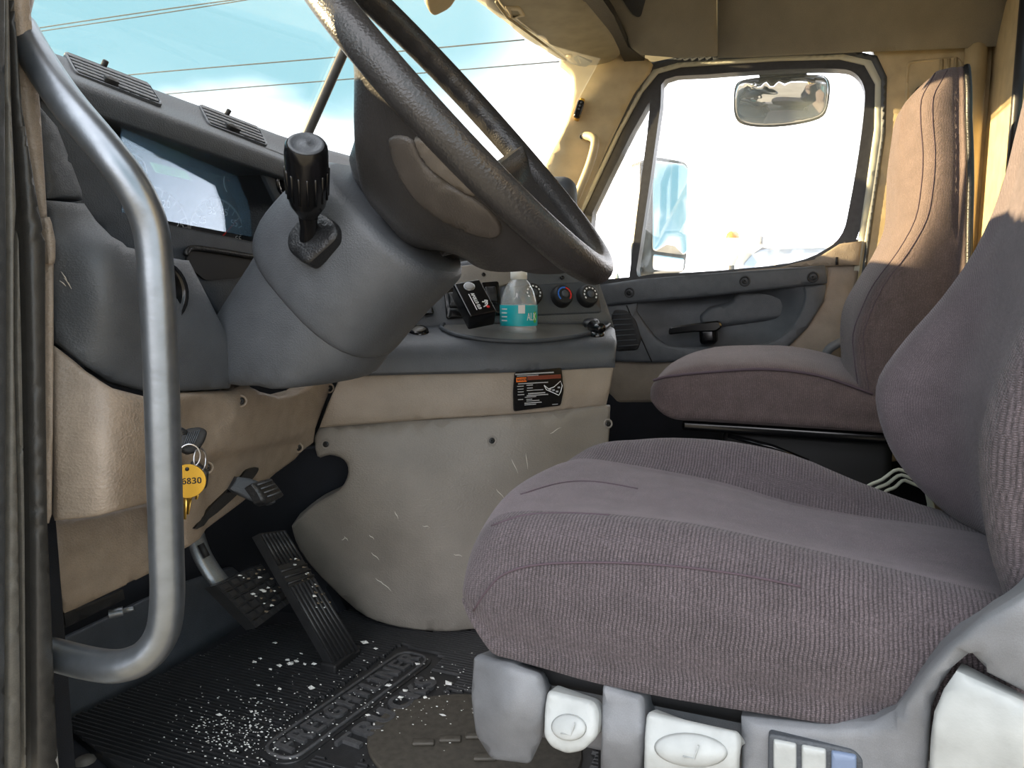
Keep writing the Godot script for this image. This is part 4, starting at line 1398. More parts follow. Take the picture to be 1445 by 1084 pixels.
func build_wheel() -> void:
	var U := Vector3(0.6592, -0.7481, -0.0754).normalized()
	var V := Vector3(0.1137, 0, 0.9935).normalized()
	var W := V.cross(U).normalized() * -1.0
	var w := thing("steering_wheel", "large dark leather steering wheel with deep dished spokes", "steering wheel", WC)
	if W.x < 0: W = -W
	var R := 0.2536
	var path := []
	var rad := []
	var n := 120
	for i in n + 1:
		var a := TAU * i / n
		path.append(WC + U * cos(a) * R + V * sin(a) * R)
	var secs := []
	for i in n:
		var a := TAU * i / n
		var out := U * cos(a) + V * sin(a)
		var loop := []
		# finger scallops on the inner edge of the upper rim
		var grip := smoothstep(0.15, -0.15, cos(a)) * (0.0022 * sin(a * 44.0))
		for j in 18:
			var b := TAU * j / 18
			var r1 := 0.0182 + (grip if cos(b) < -0.2 else 0.0)
			loop.append(WC + out * (R + cos(b) * r1) + W * sin(b) * 0.0195)
		secs.append(loop)
	secs.append(secs[0])
	var st := begin()
	loft(st, secs, false)
	put("rim", st, M.leather, w)
	# deep dished bowl of spokes behind the rim, seen from behind; the wheel stands turned a little
	var bowl := []
	for sgn in [1.0, -1.0]:
		var rows := []
		var D := 0.15
		for q in [[0.2536, -0.010, 1.0], [0.235, -0.2 * D, 0.98], [0.20, -0.5 * D, 0.9], [0.155, -0.75 * D, 0.8], [0.11, -0.9 * D, 0.7], [0.06, -0.98 * D, 0.62], [0.0, -D, 0.56]]:
			var r := []
			for j in 15:
				var t := j / 14.0
				var inn: float = 1.0 - q[0] / 0.2536
				var u0: float = lerpf(-0.095, 0.02, inn) if sgn > 0 else 0.0 + 0.05 * inn
				var uu: float = lerpf(u0, 0.235 * q[2], t)
				var rr: float = q[0]
				var vv: float = sqrt(max(rr * rr - uu * uu * (rr / 0.2536) * (rr / 0.2536), 0.0)) if rr > 0.01 else 0.0
				var sh: float = clampf((0.235 - rr) / 0.30, 0.05, 0.8)
				var dep: float = q[1] * (sh + (1.0 - sh) * smoothstep(0.0, 0.3, t)) * (1.0 - 0.30 * smoothstep(0.55, 1.0, t)) if rr < 0.25 else q[1]
				r.append(WC + U * uu + V * (vv * sgn) + W * dep)
			rows.append(r)
		st = begin()
		var g := dense(rows, 3, 4)
		sheet(st, g, -0.016 * sgn)
		put("spoke", st, M.leather, w)
		if sgn > 0: bowl = g
	st = begin()   # hub: rounded drum behind, horn pad in front
	lathe(st, [Vector2(0.0, -0.150), Vector2(0.055, -0.148), Vector2(0.068, -0.138), Vector2(0.078, -0.115), Vector2(0.082, -0.09), Vector2(0.08, -0.07), Vector2(0.072, -0.055), Vector2(0.05, -0.045), Vector2(0.0, -0.042)], WC, W, 36)
	put("hub", st, M.leather, w)
	st = begin()
	lathe(st, [Vector2(0.088, -0.095), Vector2(0.090, -0.075), Vector2(0.084, -0.056), Vector2(0.06, -0.042), Vector2(0.0, -0.036)], WC + U * 0.03, W, 36)
	put("horn_pad", st, M.leather, w)
	# finger opening in the bowl: grained pad below, smoother switch pod above
	st = begin()
	shell(st, smooth2([546, 197, 549, 218, 560, 250, 588, 289, 630, 319, 676, 337, 700, 338, 707, 329, 704, 316, 688, 299, 667, 283, 640, 268, 606, 243, 589, 222, 580, 200, 562, 193], 2), on_grid(bowl, 0.006), 0.014, 0.004, 11.0, 4.0)
	put("grip_pad", st, M.leather_worn, w)
	st = begin()
	shell(st, smooth2([583, 196, 585, 206, 592, 223, 608, 242, 641, 266, 666, 280, 668, 272, 650, 250, 622, 224, 600, 202], 2), on_grid(bowl, 0.010), 0.014, 0.003, 10.0, 3.0)
	put("thumb_pod", st, M.pod, w)

# ---------- seats ----------
func lut(tab: Array, x: float) -> float:
	# tab: [x, y, x, y ...] ascending, smooth
	var n := tab.size() / 2
	if x <= tab[0]: return tab[1]
	if x >= tab[2 * n - 2]: return tab[2 * n - 1]
	for i in n - 1:
		if x <= tab[2 * i + 2]:
			var t: float = (x - tab[2 * i]) / (tab[2 * i + 2] - tab[2 * i])
			return cr(float(tab[2 * max(i - 1, 0) + 1]), float(tab[2 * i + 1]), float(tab[2 * i + 3]), float(tab[2 * min(i + 2, n - 1) + 1]), t)
	return tab[2 * n - 1]
func column_split(secs: Array, from: int, to: int) -> Array:
	var g := []
	for s in secs:
		var r := []
		for j in range(from, to + 1): r.append(s[j % s.size()])
		g.append(r)
	return g
func build_seats() -> void:
	# driver's seat
	var s := thing("driver_seat", "mauve grey cloth driver seat with ribbed sides and grey plastic base", "seat", Vector3(-0.05, 0.0, -0.47))
	var nearT := [-0.36, 0.372, -0.31, 0.380, -0.25, 0.387, -0.12, 0.392, 0.04, 0.375, 0.16, 0.358, 0.3, 0.345]
	var farT := [-0.36, 0.375, -0.30, 0.386, -0.26, 0.393, -0.153, 0.404, -0.04, 0.396, 0.054, 0.364, 0.137, 0.338, 0.3, 0.31]
	var valT := [-0.36, 0.370, -0.285, 0.377, -0.107, 0.361, 0.009, 0.338, 0.156, 0.330, 0.3, 0.32]
	var midT := [-0.36, 0.378, -0.30, 0.384, -0.20, 0.376, -0.10, 0.369, 0.0, 0.356, 0.12, 0.347, 0.3, 0.335]
	var botT := [-0.36, 0.240, -0.297, 0.241, -0.165, 0.231, -0.042, 0.233, 0.06, 0.240, 0.3, 0.24]
	var secs := []
	for x in [-0.344, -0.341, -0.334, -0.322, -0.305, -0.28, -0.24, -0.18, -0.10, -0.02, 0.06, 0.14, 0.22, 0.28]:
		var t := clampf((x + 0.345) / 0.06, 0.0, 1.0)
		var k := sqrt(1.0 - (1.0 - t) * (1.0 - t))
		var m := 0.300
		var yn := m + (lut(nearT, x) - m) * k
		var yf := m + (lut(farT, x) - m) * k
		var yc := m + (lut(midT, x) - m) * k
		var yv := m + (lut(valT, x) - m) * k
		var yb := m - (m - lut(botT, x)) * sqrt(clampf((x + 0.345) / 0.04, 0.05, 1.0))
		var zn := -0.262 - (1.0 - sqrt(clampf((x + 0.345) / 0.05, 0.0, 1.0))) * 0.03
		var zf := -0.70 + (1.0 - sqrt(clampf((x + 0.345) / 0.05, 0.0, 1.0))) * 0.03
		var loop := [Vector3(x, yb, zn - 0.014), Vector3(x, lerpf(yb, yn, 0.18), zn + 0.004), Vector3(x, lerpf(yb, yn, 0.42), zn + 0.012), Vector3(x, lerpf(yb, yn, 0.66), zn + 0.006), Vector3(x, lerpf(yb, yn, 0.87), zn - 0.008), Vector3(x, lerpf(yb, yn, 0.975), zn - 0.026), Vector3(x, yn, zn - 0.048), Vector3(x, lerpf(yn, yc, 0.55), zn - 0.095), Vector3(x, yc, zn - 0.15), Vector3(x, yc - 0.002, zn - 0.215), Vector3(x, lerpf(yc, yv, 0.6), zf + 0.14), Vector3(x, yv, zf + 0.10), Vector3(x, lerpf(yv, yf, 0.7), zf + 0.068), Vector3(x, yf, zf + 0.036), Vector3(x, lerpf(yb, yf, 0.90), zf + 0.010), Vector3(x, lerpf(yb, yf, 0.6), zf), Vector3(x, lerpf(yb, yf, 0.2), zf + 0.004), Vector3(x, yb, zf + 0.014), Vector3(x, yb - 0.01, -0.48)]
		for i in loop.size():   # the front edge bows forward between the corners
			var q: float = (loop[i].z + 0.48) / 0.22
			loop[i].x += smoothstep(-0.18, -0.33, x) * (0.020 - 0.040 * clampf(1.0 - q * q, 0.0, 1.0))
		secs.append(loop)
	var g := dense(secs, 3, 3, true)
	# drape creases in the ribbed side
	for r in g:
		for j in r.size():
			var p: Vector3 = r[j]
			if p.z > -0.29 and p.y < 0.37:
				var c := exp(-pow((p.x - 0.075 - (p.y - 0.3) * 0.35) / 0.012, 2.0)) * 0.006 - exp(-pow((p.x - 0.045 - (p.y - 0.3) * 0.35) / 0.02, 2.0)) * 0.003
				r[j] = p + Vector3(0, 0, -c)
	var st := begin()
	var n: int = g[0].size()
	var a := 6 * 3
	var b := 11 * 3
	grid(st, column_split(g, b, n + a))
	var cap := Vector3.ZERO
	for p in g[0]: cap += p
	cap /= n
	for j in n: tri(st, cap, g[0][(j + 1) % n], g[0][j])
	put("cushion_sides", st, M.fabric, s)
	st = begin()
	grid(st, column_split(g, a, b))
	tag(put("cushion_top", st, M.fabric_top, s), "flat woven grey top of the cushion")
	# seams
	for q in [[[668, 862], [688, 832], [712, 810], [760, 797], [850, 794], [950, 799], [1050, 812], [1130, 828]], [[694, 742], [740, 727], [800, 724], [860, 727]], [[735, 698], [790, 682], [840, 680], [900, 690]]]:
		var path := []
		for p in q: path.append(Vector2(p[0], p[1]))
		var hit := on_grid(g, 0.0006)
		var line := []
		for p in spline(path, 5): line.append(hit.call(p.x, p.y))
		st = begin()
		tube(st, line, 0.0011, 6)
		put("seam", st, M.thread, s)
	# backrest
	var xN := [0.28, 0.20, 0.32, 0.172, 0.36, 0.156, 0.413, 0.139, 0.481, 0.129, 0.521, 0.132, 0.577, 0.149, 0.70, 0.185, 0.80, 0.205, 0.92, 0.215, 1.02, 0.235, 1.10, 0.26]
	var xF := [0.28, 0.25, 0.304, 0.21, 0.339, 0.153, 0.403, 0.101, 0.467, 0.078, 0.513, 0.086, 0.603, 0.144, 0.695, 0.19, 0.80, 0.205, 0.92, 0.215, 1.02, 0.235, 1.10, 0.26]
	secs = []
	for y in [0.285, 0.30, 0.33, 0.37, 0.41, 0.46, 0.50, 0.55, 0.60, 0.66, 0.73, 0.82, 0.92, 1.0, 1.05, 1.075]:
		var e := sqrt(clampf((1.08 - y) / 0.09, 0.02, 1.0))
		var wd := lerpf(1.0, 0.62, smoothstep(0.72, 0.98, y)) * (0.75 + 0.25 * e)
		var n1 := lut(xN, y)
		var f1 := lut(xF, y)
		var c1: float = max(n1, f1) + lerpf(0.035, 0.0, smoothstep(0.55, 0.75, y))
		var bk: float = 0.33 + (y - 0.3) * 0.04
		n1 = lerpf(bk - 0.02, n1, e); f1 = lerpf(bk - 0.02, f1, e); c1 = lerpf(bk - 0.02, c1, e)
		var zc := -0.475
		var h := 0.225 * wd
		secs.append([Vector3(bk, y, zc + h - 0.03), Vector3(bk - 0.05, y, zc + h), Vector3(lerpf(n1, bk, 0.35), y, zc + h + 0.004), Vector3(n1 + 0.014, y, zc + h - 0.006), Vector3(n1, y, zc + h - 0.035), Vector3(n1 + 0.008, y, zc + h - 0.068), Vector3(lerpf(n1, c1, 0.75), y, zc + h - 0.105), Vector3(c1, y, zc + h - 0.16), Vector3(c1, y, zc - h + 0.16), Vector3(lerpf(f1, c1, 0.75), y, zc - h + 0.105), Vector3(f1 + 0.008, y, zc - h + 0.068), Vector3(f1, y, zc - h + 0.035), Vector3(f1 + 0.014, y, zc - h + 0.006), Vector3(lerpf(f1, bk, 0.35), y, zc - h - 0.004), Vector3(bk - 0.05, y, zc - h), Vector3(bk, y, zc - h + 0.03)])
	g = dense(secs, 3, 3, true)
	st = begin()
	n = g[0].size()
	grid(st, column_split(g, 12 * 3, n + 5 * 3))
	for e2 in [0, g.size() - 1]:
		cap = Vector3.ZERO
		for p in g[e2]: cap += p
		cap /= n
		for j in n: tri(st, cap, g[e2][(j + 1) % n], g[e2][j])
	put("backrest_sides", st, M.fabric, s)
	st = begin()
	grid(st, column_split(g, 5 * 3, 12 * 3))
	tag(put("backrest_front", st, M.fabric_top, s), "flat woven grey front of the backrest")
	build_seat_base(s)
	build_passenger_seat()

func build_seat_base(s: Node3D) -> void:
	var zb := -0.245
	var st := begin()
	shell(st, round2(pts([664, 924, 715, 938, 764, 952, 771, 985, 768, 1045, 750, 1084, 690, 1076, 667, 1040, 660, 985]), 9), table(2, 655, 930, 775, 1090, [[-0.285, -0.25, -0.255], [-0.275, -0.235, -0.245], [-0.30, -0.265, -0.275]]), 0.09, 0.008, 14.0, 7.0)
	put("front_cover", st, M.seat_grey, s)
	st = begin()
	shell(st, round2(pts([848, 972, 906, 986, 909, 1030, 907, 1120, 846, 1120, 846, 1020]), 7), table(2, 840, 985, 912, 1120, [[-0.25, -0.25], [-0.238, -0.238], [-0.265, -0.265]]), 0.08, 0.008, 14.0, 6.0)
	put("middle_cover", st, M.seat_grey, s)
	st = begin()   # beam behind the paddles
	rbox(st, Transform3D(Basis(), Vector3(-0.03, 0.20, -0.345)), Vector3(0.48, 0.11, 0.12), 0.015)
	put("side_beam", st, M.seat_grey, s)
	st = begin()
	shell(st, pts([1044, 1018, 1150, 1028, 1232, 1026, 1262, 1011, 1293, 968, 1328, 923, 1380, 876, 1460, 832, 1460, 990, 1390, 954, 1366, 928, 1345, 946, 1326, 976, 1314, 1008, 1309, 1130, 1044, 1130]), table(2, 1040, 830, 1460, 1130, [[-0.25, -0.25, -0.225, -0.205], [-0.25, -0.245, -0.225, -0.205], [-0.25, -0.245, -0.235, -0.22], [-0.245, -0.24, -0.24, -0.23]]), 0.05, 0.010, 18.0, 8.0)
	put("side_shield", st, M.seat_grey, s)
	st = begin()
	shell(st, pts([1348, 950, 1460, 998, 1460, 1130, 1310, 1130, 1313, 1050, 1317, 1008, 1330, 975]), table(2, 1300, 940, 1460, 1130, [[-0.222, -0.205], [-0.214, -0.195], [-0.22, -0.20]]), 0.03, 0.006, 16.0, 7.0)
	tag(put("recliner_cover", st, M.seat_pale, s), "pale grey recliner cover")
	# paddles
	var k := 0
	for q in [[[770, 976, 836, 990, 843, 1005, 840, 1045, 824, 1063, 800, 1068, 776, 1058, 765, 1040, 766, 1000], [803, 1026, 25, 19]], [[915, 1005, 1040, 1030, 1044, 1040, 1042, 1130, 908, 1130, 907, 1040, 910, 1010], [975, 1058, 52, 24]]]:
		var pd := Node3D.new()
		pd.name = "paddle"
		s.add_child(pd, true)
		st = begin()
		var tb := table(2, 760, 975, 1045, 1130, [[-0.245, -0.245], [-0.228, -0.228], [-0.25, -0.25]]) if k == 0 else table(2, 760, 1000, 1045, 1130, [[-0.245, -0.245], [-0.226, -0.226], [-0.235, -0.235]])
		shell(st, round2(pts(q[0]), 8), tb, 0.025, 0.006, 9.0, 6.0)
		put("paddle_plate", st, M.seat_pale, pd)
		var e: Array = q[1]
		st = begin()
		var dome := []
		for f in [[1.0, 0.0008], [0.9, 0.0028], [0.7, 0.0042], [0.4, 0.0052], [0.05, 0.0056]]:
			var r := []
			for p in ellipse_px(e[0], e[1], e[2] * f[0], e[3] * f[0], 0.1, 28): r.append((tb.call(p.x, p.y) as Vector3) + Vector3(0, 0, f[1]))
			dome.append(r)
		loft(st, dome, true)
		put("finger_pad", st, M.seat_pale, pd)
		st = begin()   # moulded seat pictogram
		var o: Vector3 = (tb.call(e[0], e[1]) as Vector3) + Vector3(0, 0, 0.0062)
		tube(st, [o + Vector3(-0.006, -0.004, 0), o + Vector3(0.004, -0.004, 0), o + Vector3(0.007, 0.009, 0)], 0.0009, 6)
		put("pictogram", st, M.seat_pale, pd)
		k += 1
	# three rockers in a bezel
	st = begin()
	var tb2 := on_z(-0.2405)
	shell(st, round2(pts([1084, 1036, 1205, 1060, 1218, 1072, 1218, 1130, 1083, 1130]), 7), tb2, 0.012, 0.002, 12.0, 2.0)
	put("switch_bezel", st, M.dark, s)
	var i := 0
	for q in [[1091, 1046, 1124], [1131, 1054, 1166], [1173, 1062, 1209]]:
		st = begin()
		shell(st, round2(pts([q[0], q[1], q[2], q[1] + 6.5, q[2], 1130, q[0], 1130]), 4), on_z(-0.2365), 0.012, 0.003, 9.0, 2.5)
		put("rocker", st, M.seat_blue if i == 2 else M.seat_pale, s)
		i += 1
	# pedestal and rails below
	st = begin()
	rbox(st, Transform3D(Basis(), Vector3(-0.02, 0.10, -0.48)), Vector3(0.36, 0.20, 0.30), 0.02)
	put("pedestal", st, M.matte_black, s)
	for z in [-0.34, -0.62]:
		st = begin()
		rbox(st, Transform3D(Basis(), Vector3(-0.02, 0.012, z)), Vector3(0.48, 0.025, 0.035), 0.004)
		put("rail", st, M.matte_black, s)
	st = begin()
	rbox(st, Transform3D(Basis(), Vector3(-0.02, 0.225, -0.48)), Vector3(0.56, 0.03, 0.40), 0.01)
	put("seat_pan", st, M.matte_black, s)

func build_passenger_seat() -> void:
	var s := thing("passenger_seat", "brown heather cloth passenger seat with tall backrest beside far door", "seat", Vector3(-0.05, 0.0, -1.46))
	var top := [-0.34, 0.425, -0.307, 0.435, -0.218, 0.455, -0.05, 0.459, 0.043, 0.441, 0.114, 0.417, 0.25, 0.40]
	var secs := []
	for x in [-0.332, -0.328, -0.318, -0.30, -0.27, -0.22, -0.14, -0.05, 0.04, 0.12, 0.19, 0.22]:
		var t := clampf((x + 0.3335) / 0.06, 0.0, 1.0)
		var k := sqrt(1.0 - (1.0 - t) * (1.0 - t))
		var m := 0.385
		var yt := m + (lut(top, x) - m) * k
		var yb := m - (m - 0.328) * sqrt(clampf((x + 0.334) / 0.05, 0.03, 1.0))
		var zn := -1.222 - (1.0 - k) * 0.05
		var zf := -1.70 + (1.0 - k) * 0.05
		secs.append([Vector3(x, yb, zn - 0.012), Vector3(x, lerpf(yb, yt, 0.3), zn + 0.003), Vector3(x, lerpf(yb, yt, 0.65), zn + 0.004), Vector3(x, lerpf(yb, yt, 0.88), zn - 0.006), Vector3(x, lerpf(yb, yt, 0.985), zn - 0.035), Vector3(x, yt + 0.008, zn - 0.10), Vector3(x, yt + 0.010, -1.46), Vector3(x, yt + 0.006, zf + 0.10), Vector3(x, lerpf(yb, yt, 0.97), zf + 0.035), Vector3(x, lerpf(yb, yt, 0.6), zf), Vector3(x, yb, zf + 0.012), Vector3(x, yb - 0.004, -1.46)])
	var g := dense(secs, 3, 3, true)
	var st := begin()
	loft(st, g, true)
	put("cushion", st, M.fabric_pass, s)
	st = begin()
	var line := []
	for q in [[922, 537], [945, 531], [1003, 525], [1079, 521], [1155, 530], [1232, 556]]: line.append(az(q[0], q[1], -1.2205))
	tube(st, spline(line, 6), 0.0028, 8)
	put("piping", st, M.thread, s)
	var xs := [0.38, 0.095, 0.428, 0.089, 0.524, 0.077, 0.62, 0.109, 0.68, 0.146, 0.738, 0.172, 0.841, 0.180, 0.967, 0.172, 1.03, 0.19]
	var xf := [0.38, 0.07, 0.415, 0.064, 0.50, 0.056, 0.558, 0.057, 0.62, 0.082, 0.69, 0.118, 0.757, 0.138, 0.846, 0.133, 0.977, 0.139, 1.03, 0.165]
	secs = []
	for y in [0.37, 0.385, 0.42, 0.47, 0.52, 0.57, 0.62, 0.68, 0.74, 0.80, 0.86, 0.92, 0.965, 0.995, 1.012, 1.02]:
		var e := sqrt(clampf((1.022 - y) / 0.06, 0.03, 1.0))
		var bk: float = lerpf(0.262, 0.236, (y - 0.4) / 0.6)
		var a := lerpf(bk - 0.03, lut(xs, y), 0.35 + 0.65 * e)
		var b := lerpf(bk - 0.03, lut(xf, y), 0.35 + 0.65 * e)
		var tp := smoothstep(0.80, 0.96, y)
		var zn := -1.222 - 0.03 * tp - (1.0 - e) * 0.03
		var zf := -1.70 + 0.13 * tp + (1.0 - e) * 0.03
		secs.append([Vector3(bk, y, zn - 0.02), Vector3(bk - 0.012, y, zn - 0.003), Vector3(lerpf(a, bk, 0.45), y, zn + 0.002), Vector3(a + 0.012, y, zn - 0.003), Vector3(a - 0.006, y, zn - 0.02), Vector3(lerpf(a, b, 0.7), y, zn - 0.07), Vector3(b, y, lerpf(zn, zf, 0.30)), Vector3(b, y, lerpf(zn, zf, 0.70)), Vector3(lerpf(a, b, 0.7), y, zf + 0.07), Vector3(a - 0.006, y, zf + 0.02), Vector3(a + 0.012, y, zf + 0.003), Vector3(lerpf(a, bk, 0.5), y, zf), Vector3(bk, y, zf + 0.02)])
	g = dense(secs, 3, 3, true)
	st = begin()
	loft(st, g, true)
	put("backrest", st, M.fabric_pass, s)
	for k in 2:   # double stitched seam up the front edge
		st = begin()
		line = []
		for i in range(4, g.size() - 2):
			var p: Vector3 = g[i][3 * 3 + 2 - k * 3 + 1]
			var q2: Vector3 = g[i][3 * 6]
			line.append(p + (p - Vector3(0.2, p.y, -1.45)).normalized() * 0.0006)
		tube(st, line, 0.0013 if k == 0 else 0.0009, 6)
		put("seam", st, M.thread, s)
	st = begin()   # dark zip edge up the back
	line = []
	for i in range(3, g.size() - 1): line.append((g[i][1] as Vector3) + Vector3(0.006, 0, 0.0005))
	tube(st, line, 0.006, 8)
	put("back_edge", st, M.black, s)
	st = begin()
	rbox(st, Transform3D(Basis(), Vector3(-0.03, 0.315, -1.46)), Vector3(0.46, 0.022, 0.44), 0.008)
	put("seat_pan", st, M.gloss_black, s)
	st = begin()
	rbox(st, Transform3D(Basis(), Vector3(-0.01, 0.15, -1.46)), Vector3(0.34, 0.31, 0.34), 0.02)
	put("pedestal", st, M.matte_black, s)
	st = begin()
	tube(st, [Vector3(-0.16, 0.30, -1.24), Vector3(-0.07, 0.285, -1.23), Vector3(0.0, 0.26, -1.23)], 0.01, 8, true, 0.5)
	put("slide_lever", st, M.gloss_black, s)

# ---------- pedals, bar, mat ----------
func build_controls() -> void:
	# grab bar
	var g := thing("grab_bar", "brushed metal grab bar curving in front of the driver door jamb", "grab bar", ax(75, 925, -0.72))
	var p := []
	for q in [[28, 40, -0.735], [52, 82, -0.70], [92, 142, -0.655], [150, 212, -0.61], [190, 268, -0.588], [213, 325, -0.58], [221, 400, -0.578], [227, 520, -0.578], [231, 650, -0.578], [235, 780, -0.578], [236, 845, -0.578], [229, 893, -0.583], [205, 926, -0.598], [168, 940, -0.625], [125, 936, -0.665], [70, 922, -0.725]]: p.append(ax(q[0], q[1], q[2]))
	var st := begin()
	tube(st, spline(p, 6), 0.0162, 24)
	put("bar", st, M.steel_bar, g)
	# accelerator
	var a := thing("accelerator_pedal", "long black ribbed accelerator pedal hinged at the floor", "pedal", Vector3(-0.69, 0, -0.59))
	var bl := ay(471, 941, 0.012)
	var br := ay(508, 919, 0.012)
	var tl := ax(366, 753, -0.805)
	var tr := ax(402, 748, -0.805)
	pedal_plate(a, bl, br, tl, tr, 0.016, M.rubber)
	var nrm := (br - bl).cross(tl - bl).normalized()
	if nrm.dot(EYE - bl) < 0: nrm = -nrm
	for k in 7:
		var t := (k + 0.5) / 7.0
		for seg in [[0.02, 0.60], [0.76, 0.99]]:
			st = begin()
			var q0 := bl.lerp(br, t).lerp(tl.lerp(tr, t), seg[0])
			var q1 := bl.lerp(br, t).lerp(tl.lerp(tr, t), seg[1])
			tube(st, [q0 + nrm * 0.001, q1 + nrm * 0.001], 0.0026, 6)
			put("tread_rib", st, M.rubber, a)
	for k in 3:
		st = begin()
		var t := 0.625 + k * 0.045
		tube(st, [bl.lerp(tl, t) + nrm * 0.001, br.lerp(tr, t) + nrm * 0.001], 0.0022, 6)
		put("tread_bar", st, M.rubber, a)
	for k in 26:
		st = begin()
		var u := rng.randf_range(0.45, 0.98)
		var v := rng.randf_range(0.38, 0.78)
		var c := bl.lerp(br, u).lerp(tl.lerp(tr, u), v) + nrm * 0.004
		crumb(st, c - nrm * 0.002, rng.randf_range(0.0015, 0.0035))
		put("mud_flake", st, M.mud if k % 3 else M.salt, a)
	st = begin()
	rbox(st, box_at((bl + br) * 0.5 + Vector3(-0.012, -0.004, 0)), Vector3(0.03, 0.02, 0.075), 0.004)
	put("hinge", st, M.matte_black, a)
	# brake
	var b := thing("brake_pedal", "square black brake pedal pad with waffle tread on a grey arm", "pedal", Vector3(-0.80, 0.1, -0.48))
	var q := [ax(362, 886, -0.775), ax(409, 851, -0.785), ax(304, 826, -0.80), ax(368, 796, -0.81)]
	pedal_plate(b, q[0], q[1], q[2], q[3], 0.02, M.rubber)
	var bn := ((q[1] - q[0]) as Vector3).cross(q[2] - q[0]).normalized()
	if bn.dot(EYE - q[0]) < 0: bn = -bn
	for i in 6:
		for j in 5:
			var o := []
			for c in [[i + 0.12, j + 0.12], [i + 0.88, j + 0.12], [i + 0.88, j + 0.88], [i + 0.12, j + 0.88]]:
				var e: Vector3 = (q[0] as Vector3).lerp(q[2], c[0] / 6.0).lerp((q[1] as Vector3).lerp(q[3], c[0] / 6.0), c[1] / 5.0)
				o.append(e)
			st = begin()
			var mid: Vector3 = (o[0] + o[1] + o[2] + o[3]) / 4.0
			var top := []
			for e in o: top.append(mid + (e - mid) * 0.8 + bn * 0.0045)
			st.set_smooth_group(-1)
			quad(st, top[0], top[1], top[2], top[3])
			for k in 4: quad(st, o[k], o[(k + 1) % 4], top[(k + 1) % 4], top[k])
			put("tread_block", st, M.rubber, b)
	for k in 22:
		st = begin()
		var u := rng.randf_range(0.1, 1.0)
		var v := rng.randf_range(0.35, 1.0)
		var c: Vector3 = (q[0] as Vector3).lerp(q[2], u).lerp((q[1] as Vector3).lerp(q[3], u), v) + bn * 0.0045
		crumb(st, c, rng.randf_range(0.0015, 0.0035))
		put("mud_flake", st, M.salt if k % 2 else M.mud, b)
	st = begin()
	var arm := [ax(274, 752, -0.87), ax(286, 785, -0.85), ax(305, 815, -0.83), ax(330, 845, -0.812), ax(340, 855, -0.80)]
	tube(st, spline(arm, 5), 0.017, 14, true, 0.55, Vector3(1, 0.3, 0))
	put("arm", st, M.steel_dull, b)
	st = begin()
	tube(st, [ax(283, 768, -0.845), ax(292, 786, -0.835)], 0.005, 8)
	put("arm_slot", st, M.matte_black, b)
	# parking brake pedal poking out of the knee panel
	var pb := thing("parking_brake_pedal", "small dark parking brake pedal poking through the tan knee panel", "pedal", ax(365, 690, -0.72))
	st = begin()
	shell(st, pts([326, 690, 336, 673, 352, 675, 375, 682, 390, 708, 376, 712, 350, 705]), table(0, 320, 670, 400, 715, [[-0.76, -0.715], [-0.755, -0.70]]), 0.02, 0.003, 9.0, 3.0)
	put("arm", st, M.dark, pb)
	st = begin()
	shell(st, round2(pts([356, 681, 384, 674, 394, 686, 403, 699, 380, 712, 372, 706, 366, 694]), 3), table(0, 350, 670, 405, 715, [[-0.715, -0.71], [-0.69, -0.695]]), 0.016, 0.004, 7.0, 3.0)
	put("pad", st, M.black, pb)
	for k in 4:
		st = begin()
		tube(st, [ax(364 + k * 4.5, 684 + k * 5.6, -0.7035 + k * 0.003), ax(384 + k * 4.2, 678 + k * 5.4, -0.705 + k * 0.003)], 0.0012, 5)
		put("tread_rib", st, M.darkgrey, pb)
	build_mat()

func pedal_plate(parent: Node3D, bl: Vector3, br: Vector3, tl: Vector3, tr: Vector3, t: float, m: Material) -> void:
	var g := []
	for i in 9:
		var r := []
		for j in 5:
			var p := bl.lerp(br, j / 4.0).lerp(tl.lerp(tr, j / 4.0), i / 8.0)
			r.append(p)
		g.append(r)
	var n := gnormal(g, 4, 2)
	if n.dot(EYE - bl) < 0:
		for r in g: r.reverse()
	var st := begin()
	sheet(st, g, t)
	put("plate", st, m, parent)

